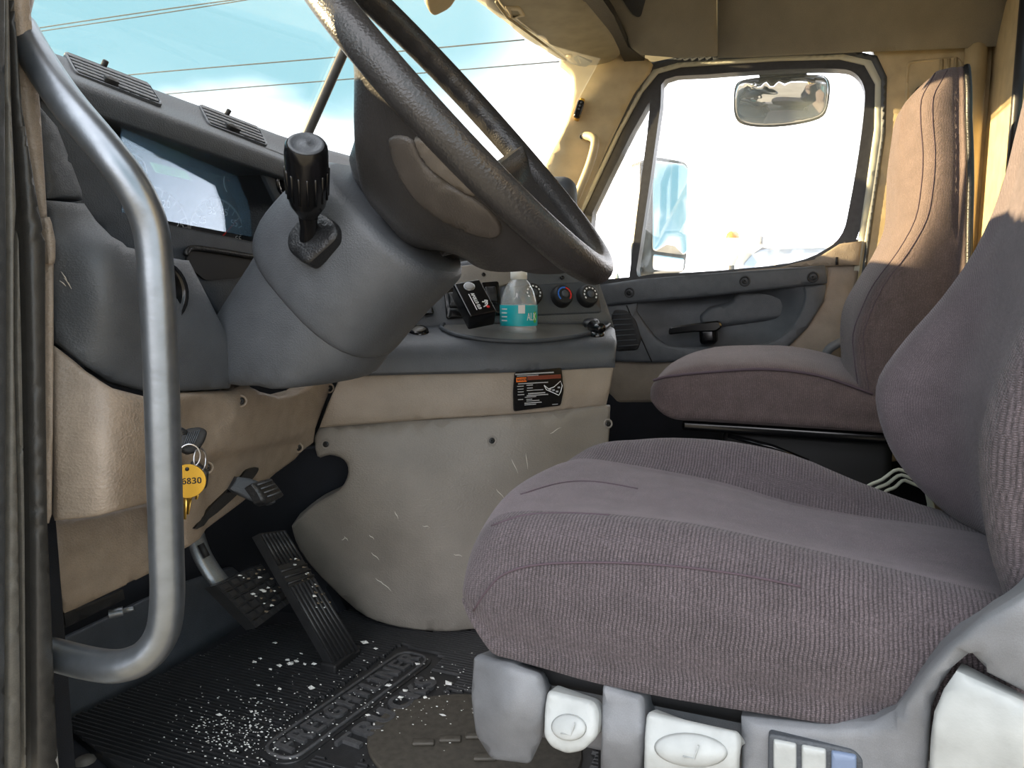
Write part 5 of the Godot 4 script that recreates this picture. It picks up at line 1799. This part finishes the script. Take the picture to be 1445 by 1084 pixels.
func build_mat() -> void:
	var m := thing("floor_mat", "black ribbed rubber floor mat with raised lettering and salt stains", "floor mat", Vector3(-0.5, 0.0, -0.5))
	var edge := PackedVector2Array([Vector2(-0.968, -0.296), Vector2(-0.918, -0.629), Vector2(-0.80, -0.768), Vector2(-0.70, -0.735), Vector2(-0.62, -0.738), Vector2(-0.55, -0.775), Vector2(-0.50, -0.80), Vector2(0.1, -0.80), Vector2(0.1, -0.262), Vector2(-0.80, -0.246)])
	var t := Transform3D(Basis(Vector3(1, 0, 0), Vector3(0, 0, 1), Vector3(0, -1, 0)), Vector3(0, 0.0, 0))
	var st := begin()
	var fl := PackedVector2Array()
	for e in edge: fl.append(e)
	plate(st, fl, Transform3D(Basis(Vector3(1, 0, 0), Vector3(0, 0, 1), Vector3(0, 1, 0)), Vector3(0, 0.001, 0)), 0.012, 0.002)
	put("mat_sheet", st, M.rubber, m)
	# ribs running fore and aft, clear of the lettering and the heel pad
	st = begin()
	var badge := Transform3D(Basis(Vector3(0.125, 0, -0.992), Vector3(-0.992, 0, -0.125), Vector3(0, 1, 0)), Vector3(-0.614, 0.0, -0.497))
	var heel := ay(668, 1052, 0.0)
	var z := -0.262
	st.set_smooth_group(-1)
	while z > -0.79:
		var run := -1.0
		var x := -0.97
		while x <= 0.10:
			var p := Vector2(x, z)
			var lp := badge.affine_inverse() * Vector3(x, 0, z)
			var blocked := not Geometry2D.is_point_in_polygon(p, edge)
			if absf(lp.x) < 0.175 and absf(lp.y) < 0.042: blocked = true
			if absf(lp.x) < 0.13 and lp.y < -0.04 and lp.y > -0.10: blocked = true
			if pow((x - heel.x) / 0.16, 2.0) + pow((z - heel.z) / 0.125, 2.0) < 1.0: blocked = true
			if not blocked and run < -0.99: run = x
			if (blocked or x > 0.095) and run > -0.99:
				if x - run > 0.012:
					var y0 := 0.001
					var y1 := 0.0052
					var w := 0.0026
					quad(st, Vector3(run, y0, z + w), Vector3(x - 0.006, y0, z + w), Vector3(x - 0.008, y1, z + w * 0.4), Vector3(run + 0.002, y1, z + w * 0.4))
					quad(st, Vector3(run + 0.002, y1, z + w * 0.4), Vector3(x - 0.008, y1, z + w * 0.4), Vector3(x - 0.008, y1, z - w * 0.4), Vector3(run + 0.002, y1, z - w * 0.4))
					quad(st, Vector3(run + 0.002, y1, z - w * 0.4), Vector3(x - 0.008, y1, z - w * 0.4), Vector3(x - 0.006, y0, z - w), Vector3(run, y0, z - w))
				run = -1.0
			x += 0.006
		z -= 0.0075
	tag(put("ribs", st, M.rubber, m), "fine parallel ribs", "", "", "stuff")
	# raised badge
	st = begin()
	var rim := round2(PackedVector2Array([Vector2(-0.168, -0.036), Vector2(0.168, -0.036), Vector2(0.168, 0.036), Vector2(-0.168, 0.036)]), 0.034, 8)
	plate(st, rim, Transform3D(badge.basis, badge.origin + Vector3(0, 0.0035, 0)), 0.004, 0.001)
	put("badge_plate", st, M.rubber, m)
	st = begin()
	var ring := []
	for v in round2(PackedVector2Array([Vector2(-0.158, -0.028), Vector2(0.158, -0.028), Vector2(0.158, 0.028), Vector2(-0.158, 0.028)]), 0.027, 8): ring.append(badge * Vector3(v.x, v.y, 0.0045))
	ring.append(ring[0])
	tube(st, ring, 0.0028, 6, false)
	put("badge_rim", st, M.rubber_worn, m)
	words("raised_lettering", "FREIGHTLINER", Transform3D(badge.basis, badge * Vector3(0, 0, 0.006)), 0.046, 0.005, M.rubber_worn, m, 0.92, "Droid Sans", true)
	words("raised_lettering", "TRUCKS", Transform3D(badge.basis, badge * Vector3(0.0, -0.068, 0.004)), 0.048, 0.006, M.rubber_worn, m, 1.15, "Droid Sans", true)
	# heel pad
	st = begin()
	var hp := PackedVector2Array()
	for e in ellipse2(0.15, 0.118, 36): hp.append(e)
	plate(st, hp, Transform3D(Basis(Vector3(1, 0, 0), Vector3(0, 0, -1), Vector3(0, 1, 0)), Vector3(heel.x, 0.006, heel.z)), 0.006, 0.002)
	tag(put("heel_pad", st, M.heel, m), "worn muddy heel pad")
	for k in 5:
		st = begin()
		var c := Vector3(heel.x - 0.06 + 0.03 * k, 0.0085, heel.z + 0.03 - 0.02 * (k % 3))
		rbox(st, Transform3D(Basis(Vector3.UP, 0.4), c), Vector3(0.03, 0.005, 0.012), 0.002, 1)
		put("heel_bar", st, M.heel, m)
	# salt
	var cr1 := begin()
	var spots := [[360, 935, 1.6], [368, 930, 1.2], [395, 940, 1.8], [410, 938, 2.6], [418, 934, 2.0], [405, 932, 1.4], [430, 938, 1.5], [381, 945, 1.2], [389, 908, 1.7], [440, 972, 2.4], [395, 973, 1.4], [365, 968, 1.2], [516, 908, 2.6], [530, 916, 1.3], [634, 966, 2.6], [610, 958, 1.4], [590, 938, 1.5], [548, 968, 1.6], [572, 976, 1.8], [600, 985, 1.5], [565, 985, 1.4], [470, 905, 1.0], [425, 923, 1.1], [443, 938, 1.5], [310, 1010, 1.5], [355, 1005, 1.3], [520, 1010, 1.4], [625, 1010, 1.6], [700, 1000, 1.2]]
	for s in spots: crumb(cr1, ay(s[0], s[1], 0.006), s[2] * 0.0022)
	for k in 800:
		var f := rng.randf()
		var px: float
		var py: float
		if f < 0.45:
			px = rng.randfn(345, 48); py = rng.randfn(1030, 24)
		elif f < 0.75:
			px = rng.randfn(560, 70); py = rng.randfn(985, 28)
		else:
			px = rng.randf_range(180, 700); py = rng.randf_range(915, 1084)
		if py < 905 or px > 720 or px < 130: continue
		var c := ay(px, py, 0.0055)
		if not Geometry2D.is_point_in_polygon(Vector2(c.x, c.z), edge): continue
		crumb(cr1, c, rng.randf_range(0.0005, 0.0015) if f < 0.75 else rng.randf_range(0.0003, 0.0009))
	var so := put("salt_crumbs", cr1, M.salt)
	tag(so, "white road salt crumbs scattered over the black floor mat", "salt crumbs", "", "stuff")
func crumb(st: SurfaceTool, c: Vector3, r: float) -> void:
	var b := Basis(Vector3(rng.randfn(), rng.randfn(), rng.randfn()).normalized(), rng.randf() * TAU)
	var v := []
	for e in [Vector3(1, 0, 0), Vector3(-1, 0, 0), Vector3(0, 1, 0), Vector3(0, -1, 0), Vector3(0, 0, 1), Vector3(0, 0, -1)]:
		var q: Vector3 = b * (e * r * rng.randf_range(0.7, 1.4))
		q.y *= 0.5
		q.x *= 1.5
		v.append(c + q + Vector3(0, r * 0.3, 0))
	st.set_smooth_group(-1)
	for f in [[0, 2, 4], [2, 1, 4], [1, 3, 4], [3, 0, 4], [2, 0, 5], [1, 2, 5], [3, 1, 5], [0, 3, 5]]: tri(st, v[f[0]], v[f[1]], v[f[2]])

# ---------- small things ----------
func build_small() -> void:
	# water bottle standing in the tray
	var D := 1.455
	var base := ad(732, 471, D)
	var s := D / F   # metres per picture point at that distance
	var b := thing("water_bottle", "small clear plastic water bottle with teal label standing in tray", "bottle", base)
	var R := 26.0 * s
	var H := 88.0 * s
	var st := begin()
	lathe(st, [Vector2(0.0, 0.004), Vector2(R * 0.75, 0.0), Vector2(R * 0.96, 0.004), Vector2(R * 0.99, 0.010), Vector2(R * 0.93, 0.014), Vector2(R, 0.018), Vector2(R, H * 0.46), Vector2(R * 0.96, H * 0.54), Vector2(R * 0.82, H * 0.68), Vector2(R * 0.60, H * 0.80), Vector2(R * 0.42, H * 0.86), Vector2(R * 0.38, H * 0.90), Vector2(R * 0.38, H * 0.95)], base, Vector3.UP, 36)
	put("body", st, M.bottle, b)
	st = begin()
	lathe(st, [Vector2(R * 0.43, H * 0.865), Vector2(R * 0.45, H * 0.87), Vector2(R * 0.45, H * 0.985), Vector2(R * 0.41, H), Vector2(0.0, H)], base, Vector3.UP, 28)
	put("cap", st, M.white_plastic, b)
	st = begin()
	lathe(st, [Vector2(R * 1.015, H * 0.135), Vector2(R * 1.02, H * 0.14), Vector2(R * 1.02, H * 0.455), Vector2(R * 1.015, H * 0.46)], base, Vector3.UP, 36)
	var lab := plain("teal bottle label", Color(0.10, 0.66, 0.70), 0.4)
	var lo := put("label", st, lab, b)
	tag(lo, "teal printed label")
	var fwd := (EYE - base)
	fwd.y = 0
	fwd = fwd.normalized()
	var lb := basis_from(fwd, Vector3.UP)
	for k in 4:
		st = begin()
		var o := base + Vector3.UP * H * (0.40 - 0.06 * k)
		plate(st, rrect(R * 0.42, H * 0.018, 0.0003, 1), Transform3D(basis_from(fwd.rotated(Vector3.UP, -0.85), Vector3.UP), o + fwd.rotated(Vector3.UP, -0.85) * R * 1.03), 0.0008)
		put("label_line", st, M.print_white, b)
	st = begin()
	plate(st, rrect(R * 0.36, H * 0.13, 0.0005, 1), Transform3D(basis_from(fwd.rotated(Vector3.UP, 0.15), Vector3.UP), base + Vector3.UP * H * 0.40 + fwd.rotated(Vector3.UP, 0.15) * R * 1.03), 0.0008)
	put("label_box", st, M.print_white, b)
	st = begin()
	var gx := fwd.rotated(Vector3.UP, 1.0)
	plate(st, ellipse2(R * 0.16, H * 0.09, 16), Transform3D(basis_from(gx, Vector3.UP), base + Vector3.UP * H * 0.27 + gx * R * 1.03), 0.0008)
	put("label_leaf", st, plain("green print", Color(0.35, 0.75, 0.25), 0.5), b)
	words("label_word", "ALK", Transform3D(basis_from(fwd.rotated(Vector3.UP, 0.72), Vector3.UP), base + Vector3.UP * H * 0.28 + fwd.rotated(Vector3.UP, 0.72) * R * 1.03), H * 0.16, 0.0006, M.print_white, b, 0.7)
	# logging box leaning in front of the switches
	var lg := thing("logger_box", "black handheld electronic box leaning on the dashboard shelf beside bottle", "device", ad(668, 450, 1.40))
	var ax_up := (ad(652, 388, 1.43) - ad(686, 452, 1.36))
	var across := (ad(698, 438, 1.385) - ad(664, 448, 1.365)).normalized()
	var nb := across.cross(ax_up.normalized()).normalized()
	if nb.dot(EYE - base) < 0: nb = -nb
	var bb := basis_from(nb, ax_up)
	var cc := ad(670, 419, 1.385)
	st = begin()
	rbox(st, Transform3D(bb, cc - nb * 0.018), Vector3(0.052, 0.088, 0.036), 0.004)
	put("case", st, M.gloss_black, lg)
	st = begin()
	lathe(st, [Vector2(0.0085, -0.001), Vector2(0.0085, 0.0018), Vector2(0.007, 0.0028), Vector2(0.0, 0.0028)], cc + bb.y * 0.028, nb, 24)
	put("button", st, M.print_grey, lg)
	st = begin()
	lathe(st, [Vector2(0.0105, -0.001), Vector2(0.0105, 0.0012), Vector2(0.009, 0.0012), Vector2(0.009, 0.0)], cc + bb.y * 0.028, nb, 24)
	put("button_ring", st, M.steel, lg)
	var mk := Basis(-bb.y, bb.x, bb.z)
	words("maker_word", "APOLLO ELD", Transform3D(mk, cc + nb * 0.001 + bb.x * -0.002 + bb.y * -0.012), 0.0085, 0.0006, M.print_white, lg, 0.85, "Droid Sans", true)
	st = begin()
	rbox(st, Transform3D(bb, cc + nb * 0.0008 + bb.x * -0.0085 + bb.y * -0.012), Vector3(0.0016, 0.042, 0.0008), 0.0003, 1)
	put("maker_line", st, M.print_white, lg)
	st = begin()
	lathe(st, [Vector2(0.0032, 0.0), Vector2(0.003, 0.0008), Vector2(0.0, 0.0008)], cc + nb * 0.0004 + bb.x * 0.014 + bb.y * -0.030, nb, 12)
	put("maker_dot", st, M.print_red, lg)
	st = begin()
	for q in [[[0.008, -0.016], [0.016, -0.020], [0.013, -0.026], [0.006, -0.029]], [[0.013, -0.014], [0.018, -0.016], [0.011, -0.023]]]:
		var l := []
		for e in q: l.append(cc + nb * 0.001 + bb.x * e[0] + bb.y * e[1])
		tube(st, spline(l, 4), 0.0011, 6)
	put("swoosh", st, M.print_white, lg)
	# charger plug at the end of the shelf
	var pl := thing("charger_plug", "black plug and cap resting at the end of the dashboard shelf", "plug", ad(840, 462, 1.50))
	st = begin()
	lathe(st, [Vector2(0.0, 0.007), Vector2(0.014, 0.006), Vector2(0.017, 0.0), Vector2(0.015, -0.005)], ad(834, 456, 1.52), Vector3(0.05, 1, 0.3), 20)
	put("socket_lid", st, M.black, pl)
	st = begin()
	tube(st, [ad(836, 460, 1.475), ad(843, 464, 1.455), ad(849, 463, 1.44)], [0.011, 0.010, 0.009], 14)
	put("plug_body", st, M.gloss_black, pl)
	st = begin()
	lathe(st, [Vector2(0.013, -0.004), Vector2(0.013, 0.004), Vector2(0.009, 0.005)], ad(843, 471, 1.455), Vector3(0, 1, 0.2), 18)
	put("plug_foot", st, M.gloss_black, pl)
	# warning label
	var wl := thing("warning_label", "black printed warning label with orange header on the taupe strip", "label", ad(759, 551, 1.37))
	var face := stack_where([0.0, -0.004, 0.002], 516, 605)
	var c0: Vector3 = face.call(759, 551)
	var ex: Vector3 = ((face.call(790, 549) as Vector3) - face.call(728, 553)).normalized()
	var en: Vector3 = ex.cross(((face.call(759, 535) as Vector3) - face.call(759, 565)).normalized()).normalized()
	if en.dot(EYE - c0) < 0: en = -en
	var eb := basis_from(en, Vector3.UP)
	eb = Basis(ex, en.cross(ex), en)
	var k1: float = (face.call(793, 551) as Vector3).distance_to(face.call(725, 551)) / 68.0
	st = begin()
	var o2: Vector3 = c0 + en * 0.003
	plate(st, scaled2(round2(PackedVector2Array([Vector2(-31, 24), Vector2(35, 27), Vector2(36, -2), Vector2(30, -21), Vector2(-36, -24), Vector2(-35, 0)]), 3.0), k1), Transform3D(eb, o2), 0.003, 0.0003)
	put("backing", st, M.gloss_black, wl)
	label_rect(wl, eb, o2, k1, -23, 14.5, 14, 5.5, M.print_orange, "header_bar")
	label_rect(wl, eb, o2, k1, 9, 16, 48, 5, M.print_rust, "header_band")
	words("label_text", "WARNING", Transform3D(eb, o2 + eb * Vector3(-21.5, 14.5, 0) * k1 + en * 0.0006), k1 * 4.6, 0.0004, M.matte_black, wl, 0.7, "Droid Sans", true)
	for q in [[-4, 21.5, 54, 1.6], [-14, 19.2, 30, 1.0], [-7, 9.5, 42, 1.2], [-25, 6.5, 9, 1.0], [-12, 7.2, 9, 1.2], [-25, 3.0, 8, 1.0], [-12, 3.6, 8, 1.2], [-25, -0.5, 8, 1.0], [-5, 0.6, 23, 1.0], [-25, -4.0, 9, 1.0], [-3, -3.4, 24, 1.5], [-2, -5.8, 30, 1.3], [-12, -7.6, 16, 1.0], [-26, -10.0, 7, 1.0], [-14, -10.4, 8, 1.0], [-9, -12.4, 18, 1.0], [-9, -15.0, 24, 1.2], [-13, -17.0, 16, 1.0], [22, -19.0, 8, 0.8]]:
		label_rect(wl, eb, o2, k1, q[0], q[1], q[2], q[3], M.print_grey, "text_line")
	st = begin()
	var outl := []
	for q in [[8, 6], [14, 1], [22, 3], [32, 10], [34, 4], [31, -4], [28, -8], [20, -4], [11, 0], [8, 6]]: outl.append(o2 + eb * Vector3(q[0], q[1], 0) * k1 + en * 0.0003)
	tube(st, outl, k1 * 0.5, 5, false)
	put("diagram", st, M.print_white, wl)
	for q in [[16, 0], [21, -1], [26, -3], [29, 2]]: label_rect(wl, eb, o2, k1, q[0], q[1], 3.5, 2.2, M.print_grey, "diagram_mark")
	build_keys()
	var cb := thing("cable_bundle", "pale thin cables showing between the driver seat cushion and backrest", "cables", az(1250, 690, -0.92))
	for q in [[1215, 700, 1274, 664], [1226, 704, 1278, 672], [1243, 706, 1282, 680]]:
		st = begin()
		var e0 := az(q[0], q[1], -0.92)
		var e1 := az(q[2], q[3], -0.92)
		tube(st, spline([Vector3(e0.x - 0.02, 0.0, -0.92), Vector3(e0.x - 0.012, e0.y * 0.6, -0.92), e0, e0.lerp(e1, 0.5) + Vector3(0, 0.006, 0), e1, Vector3(e1.x + 0.04, e1.y - 0.05, -0.92), Vector3(e1.x + 0.05, 0.0, -0.92)], 5), 0.0028, 8)
		put("cable", st, M.pale_rubber, cb)

func scaled2(p: PackedVector2Array, k: float) -> PackedVector2Array:
	var o := PackedVector2Array()
	for v in p: o.append(v * k)
	return o
func label_rect(parent: Node3D, eb: Basis, o: Vector3, k: float, x: float, y: float, w: float, h: float, m: Material, called: String) -> void:
	var st := begin()
	plate(st, rrect(w * k, h * k, 0.0001, 1), Transform3D(eb, o + eb * Vector3(x, y, 0) * k + eb.z * 0.0004), 0.0004)
	put(called, st, m, parent)

func build_keys() -> void:
	var x := -0.645
	var k := thing("key_bunch", "ignition key with silver ring, round brass tag and hanging brass keys", "keys", ax(272, 640, x))
	var n := Vector3(0.62, 0.05, 0.78).normalized()
	var b := basis_from(n, Vector3.UP)
	var st := begin()
	shell(st, round2(pts([254, 612, 266, 604, 284, 602, 294, 608, 290, 622, 280, 637, 266, 641, 254, 634]), 5), on_plane(ax(272, 620, x), Vector3(0.8, 0.3, 0.52).normalized()), 0.010, 0.003, 6.0, 3.0)
	put("key_head", st, M.matte_black, k)
	for i in 6:
		st = begin()
		var kp := on_plane(ax(272, 620, x) + Vector3(0.001, 0.0004, 0.0007), Vector3(0.8, 0.3, 0.52).normalized())
		tube(st, [kp.call(257 + i * 3.2, 633 - i * 1.2), kp.call(266 + i * 3.2, 611 - i * 0.8)], 0.0007, 5)
		put("grip_rib", st, M.dark, k)
	st = begin()
	tube(st, [ax(255, 615, x - 0.008), ax(240, 606, x - 0.05)], 0.009, 10)
	put("ignition_barrel", st, M.black, k)
	for r in [[261, 643, 11.0, 0.2], [276, 648, 9.0, 1.1]]:
		st = begin()
		var o := ax(r[0] + 6.0, r[1] + 1.0, x + 0.004)
		var loop := []
		var q := b.rotated(Vector3.UP, r[3])
		for i in 29: loop.append(o + (q.x * cos(TAU * i / 28.0) * 0.0115 + q.y * sin(TAU * i / 28.0) * 0.0135))
		tube(st, loop, 0.0011, 6, false)
		put("split_ring", st, M.steel, k)
	st = begin()
	var tc := ax(265, 679, x + 0.012)
	lathe(st, [Vector2(0.0, -0.0008), Vector2(0.0185, -0.0008), Vector2(0.0190, 0.0), Vector2(0.0185, 0.0009), Vector2(0.0185, 0.0009), Vector2(0.0, 0.0010)], tc, n, 36)
	tag(put("brass_tag", st, M.brass, k), "round stamped brass tag")
	words("tag_stamp", "6830", Transform3D(b, tc + n * 0.0011 + b.x * 0.004), 0.0095, 0.0004, M.screw, k, 1.0, "Droid Sans", true)
	st = begin()
	lathe(st, [Vector2(0.0022, 0.0), Vector2(0.0022, 0.0014), Vector2(0.0, 0.0014)], tc + b.y * 0.0135, n, 12)
	put("tag_hole", st, M.screw, k)
	st = begin()
	shell(st, round2(pts([268, 652, 280, 654, 294, 668, 292, 688, 284, 694, 276, 690]), 3), on_plane(ax(282, 672, x - 0.004), n), 0.010, 0.003, 6.0, 2.5)
	put("fob", st, M.black, k)
	for q in [[262, 700, 261, 733], [268, 702, 265, 726], [279, 694, 277, 705]]:
		st = begin()
		tube(st, [ax(q[0], q[1], x + 0.002), ax((q[0] + q[2]) * 0.5, (q[1] + q[3]) * 0.5, x + 0.002), ax(q[2], q[3], x + 0.002)], [0.0032, 0.0026, 0.0018], 8, true, 0.35)
		put("key_blade", st, M.key_gold, k)

# ---------- beyond the glass ----------
func build_outside() -> void:
	var gnd := setting("ground", "dusty pale yard around the truck")
	slab("yard", Vector3(-400, -1.45, -400), Vector3(400, -1.25, 400), M.ground, gnd, 0.01)
	# passenger mirror on its arm
	var zm := -2.18
	var mn := Vector3(0.84, 0.12, 0.53).normalized()
	var mp := az(940, 300, zm)
	var m := thing("side_mirror", "tall rectangular passenger side mirror with smaller spotter mirror below", "mirror", az(945, 300, zm))
	var st := begin()
	shell(st, round2(pts([906, 226, 930, 220, 968, 227, 974, 236, 972, 352, 968, 384, 912, 388, 906, 380]), 6), on_plane(mp, mn), 0.05, 0.01, 14.0, 4.0)
	put("housing", st, M.jamb, m)
	st = begin()
	shell(st, round2(pts([921, 226, 966, 232, 971, 238, 970, 356, 966, 360, 921, 354]), 5), on_plane(mp + mn * 0.005, mn), 0.004, 0.001, 20.0, 2.0)
	put("main_glass", st, M.chrome, m)
	st = begin()
	shell(st, round2(pts([922, 359, 966, 365, 964, 384, 921, 386]), 3), on_plane(az(944, 372, zm) + mn * 0.012, Vector3(0.84, 0.02, 0.55).normalized()), 0.004, 0.001, 20.0, 2.0)
	put("spotter_glass", st, M.chrome, m)
	st = begin()
	tube(st, [az(908, 355, zm), az(903, 370, zm + 0.08), az(898, 392, zm + 0.15)], 0.012, 10)
	put("arm", st, M.black, m)
	# look-down mirror over the window
	var lz := -2.02
	var l := thing("look_down_mirror", "wide curved look-down mirror hung above the passenger window", "mirror", az(1105, 140, lz))
	var pane := smooth2([1040, 118, 1052, 112, 1100, 108, 1150, 105, 1165, 108, 1169, 122, 1166, 150, 1155, 164, 1120, 173, 1080, 176, 1050, 172, 1039, 162, 1037, 140], 3)
	var dome := func(px: float, py: float) -> Vector3:
		var u := (px - 1103.0) / 66.0
		var v := (py - 142.0) / 36.0
		return apl(px, py, az(1103, 142, lz), Vector3(0.0, -0.35, 0.94).normalized()) + Vector3(0, 0, 0.02 * (1.0 - 0.5 * u * u - 0.5 * v * v) - 0.02)
	st = begin()
	shell(st, pane, dome, 0.02, 0.003, 9.0, 3.0)
	put("mirror_glass", st, M.chrome, l)
	st = begin()
	shell(st, smooth2([1037, 117, 1052, 109, 1100, 104, 1152, 102, 1168, 107, 1172, 122, 1168, 152, 1156, 167, 1120, 176, 1080, 179, 1048, 175, 1036, 164, 1034, 140], 3), func(px, py): return (dome.call(px, py) as Vector3) + Vector3(0, 0, -0.006), 0.03, 0.004, 9.0, 3.0)
	put("shell", st, M.jamb, l)
	st = begin()
	rbox(st, Transform3D(Basis(), az(1105, 103, lz)), Vector3(0.13, 0.02, 0.05), 0.006)
	put("bracket", st, M.matte_black, l)
	# truck next door
	var dz := 8.0
	var t := thing("parked_truck", "white truck parked beyond the passenger window", "truck", Vector3(-0.9, -1.25, -dz))
	var roof := pts([1040, 362, 1052, 350, 1080, 343, 1110, 343, 1180, 341, 1250, 345, 1260, 380, 1262, 470, 1030, 470, 1034, 400])
	st = begin()
	shell(st, smooth2([1040, 364, 1050, 352, 1075, 344, 1110, 342, 1180, 341, 1245, 344, 1262, 360, 1270, 420, 1270, 520, 1030, 520, 1034, 420], 3), on_z(-dz), 1.6, 0.05, 20.0, 5.0, [round2(pts([1048, 372, 1060, 358, 1092, 351, 1092, 378, 1048, 384]), 3), round2(pts([1098, 351, 1160, 349, 1180, 352, 1184, 376, 1098, 378]), 3)])
	put("cab", st, M.truck_white, t)
	for q in [[1046, 374, 1060, 356, 1093, 349, 1093, 380, 1046, 386], [1096, 349, 1160, 347, 1182, 350, 1186, 378, 1096, 380]]:
		st = begin()
		shell(st, pts(q), on_z(-dz - 0.12), 0.02, 0.0, 20.0)
		put("side_glass", st, M.lens, t)
	st = begin()
	rbox(st, Transform3D(Basis(), az(1110, 400, -dz) + Vector3(0.4, -0.6, -0.9)), Vector3(1.4, 0.9, 0.8), 0.1)
	put("cab_interior", st, M.tan, t)
	var ap := az(1074, 345, -dz)
	st = begin()
	tube(st, [ap, ap + Vector3(0, 0.08, 0)], 0.02, 8)
	put("roof_lamp", st, M.jamb, t)
	# warning beacon on a pole
	var bc := thing("beacon_pole", "slim pole with a white lamp and orange cap outside", "beacon", az(1034, 395, -5.0))
	var top := az(1034, 330, -5.0)
	st = begin()
	tube(st, [top + Vector3(0, -2.0, 0), top + Vector3(0, -0.20, 0)], 0.02, 10)
	put("pole", st, M.jamb, bc)
	st = begin()
	lathe(st, [Vector2(0.02, -0.21), Vector2(0.045, -0.15), Vector2(0.05, -0.05), Vector2(0.045, -0.03), Vector2(0.0, -0.03)], top, Vector3.UP, 16)
	put("lamp_body", st, M.white_plastic, bc)
	st = begin()
	lathe(st, [Vector2(0.045, -0.03), Vector2(0.04, 0.0), Vector2(0.02, 0.018), Vector2(0.0, 0.02)], top, Vector3.UP, 16)
	put("lamp_cap", st, M.print_orange, bc)
	# overhead wires beyond the windscreen
	var wires := [[-80, 62, 45, 41, 240, 12, 405, -10], [-80, 66, 45, 46, 240, 17, 420, -12], [60, 122, 190, 105, 470, 81, 740, 56], [60, 150, 255, 131, 500, 111, 800, 86]]
	var wl := ["highest thin overhead power line crossing the sky", "overhead power line running just under the highest one", "overhead power line crossing the sky midway up the windscreen", "lowest overhead power line sagging across the windscreen sky"]
	for i in 4:
		var q: Array = wires[i]
		var w := thing("power_line", wl[i], "power line", az(q[4], q[5], -30.0), "overhead power lines")
		var path := []
		for k in 4: path.append(az(q[2 * k], q[2 * k + 1], -30.0 - 3.0 * (i % 2)))
		st = begin()
		tube(st, spline(path, 8), 0.028, 6)
		put("cable", st, M.wire, w)
	# a few far trees at the horizon
	var tl := ["small hazy tree on the horizon beside the mirror arm", "tallest hazy tree on the horizon beside the mirror arm", "lowest hazy bush on the horizon beside the mirror arm"]
	for k in 3:
		var c := az(862.0 + k * 9.0, 401, -120.0)
		var hgt: float = [1.3, 2.2, 0.8][k]
		var tr := thing("far_tree", tl[k], "tree", Vector3(c.x, -1.25, -120.0), "far trees on the horizon")
		st = begin()
		var secs := []
		for j in 7:
			var v := j / 6.0
			var loop := []
			for a in 10:
				var an := TAU * a / 10
				var r := (0.1 + 0.32 * sin(PI * clampf(v, 0.05, 0.97))) * rng.randf_range(0.75, 1.2)
				loop.append(Vector3(c.x + cos(an) * r, -0.6 + v * (hgt + 0.6), -120 + sin(an) * r))
			secs.append(loop)
		loft(st, secs, true)
		put("crown", st, M.tree, tr)
		st = begin()
		tube(st, [Vector3(c.x, -1.25, -120), Vector3(c.x, -0.2, -120)], 0.08, 8)
		put("trunk", st, M.mud, tr)
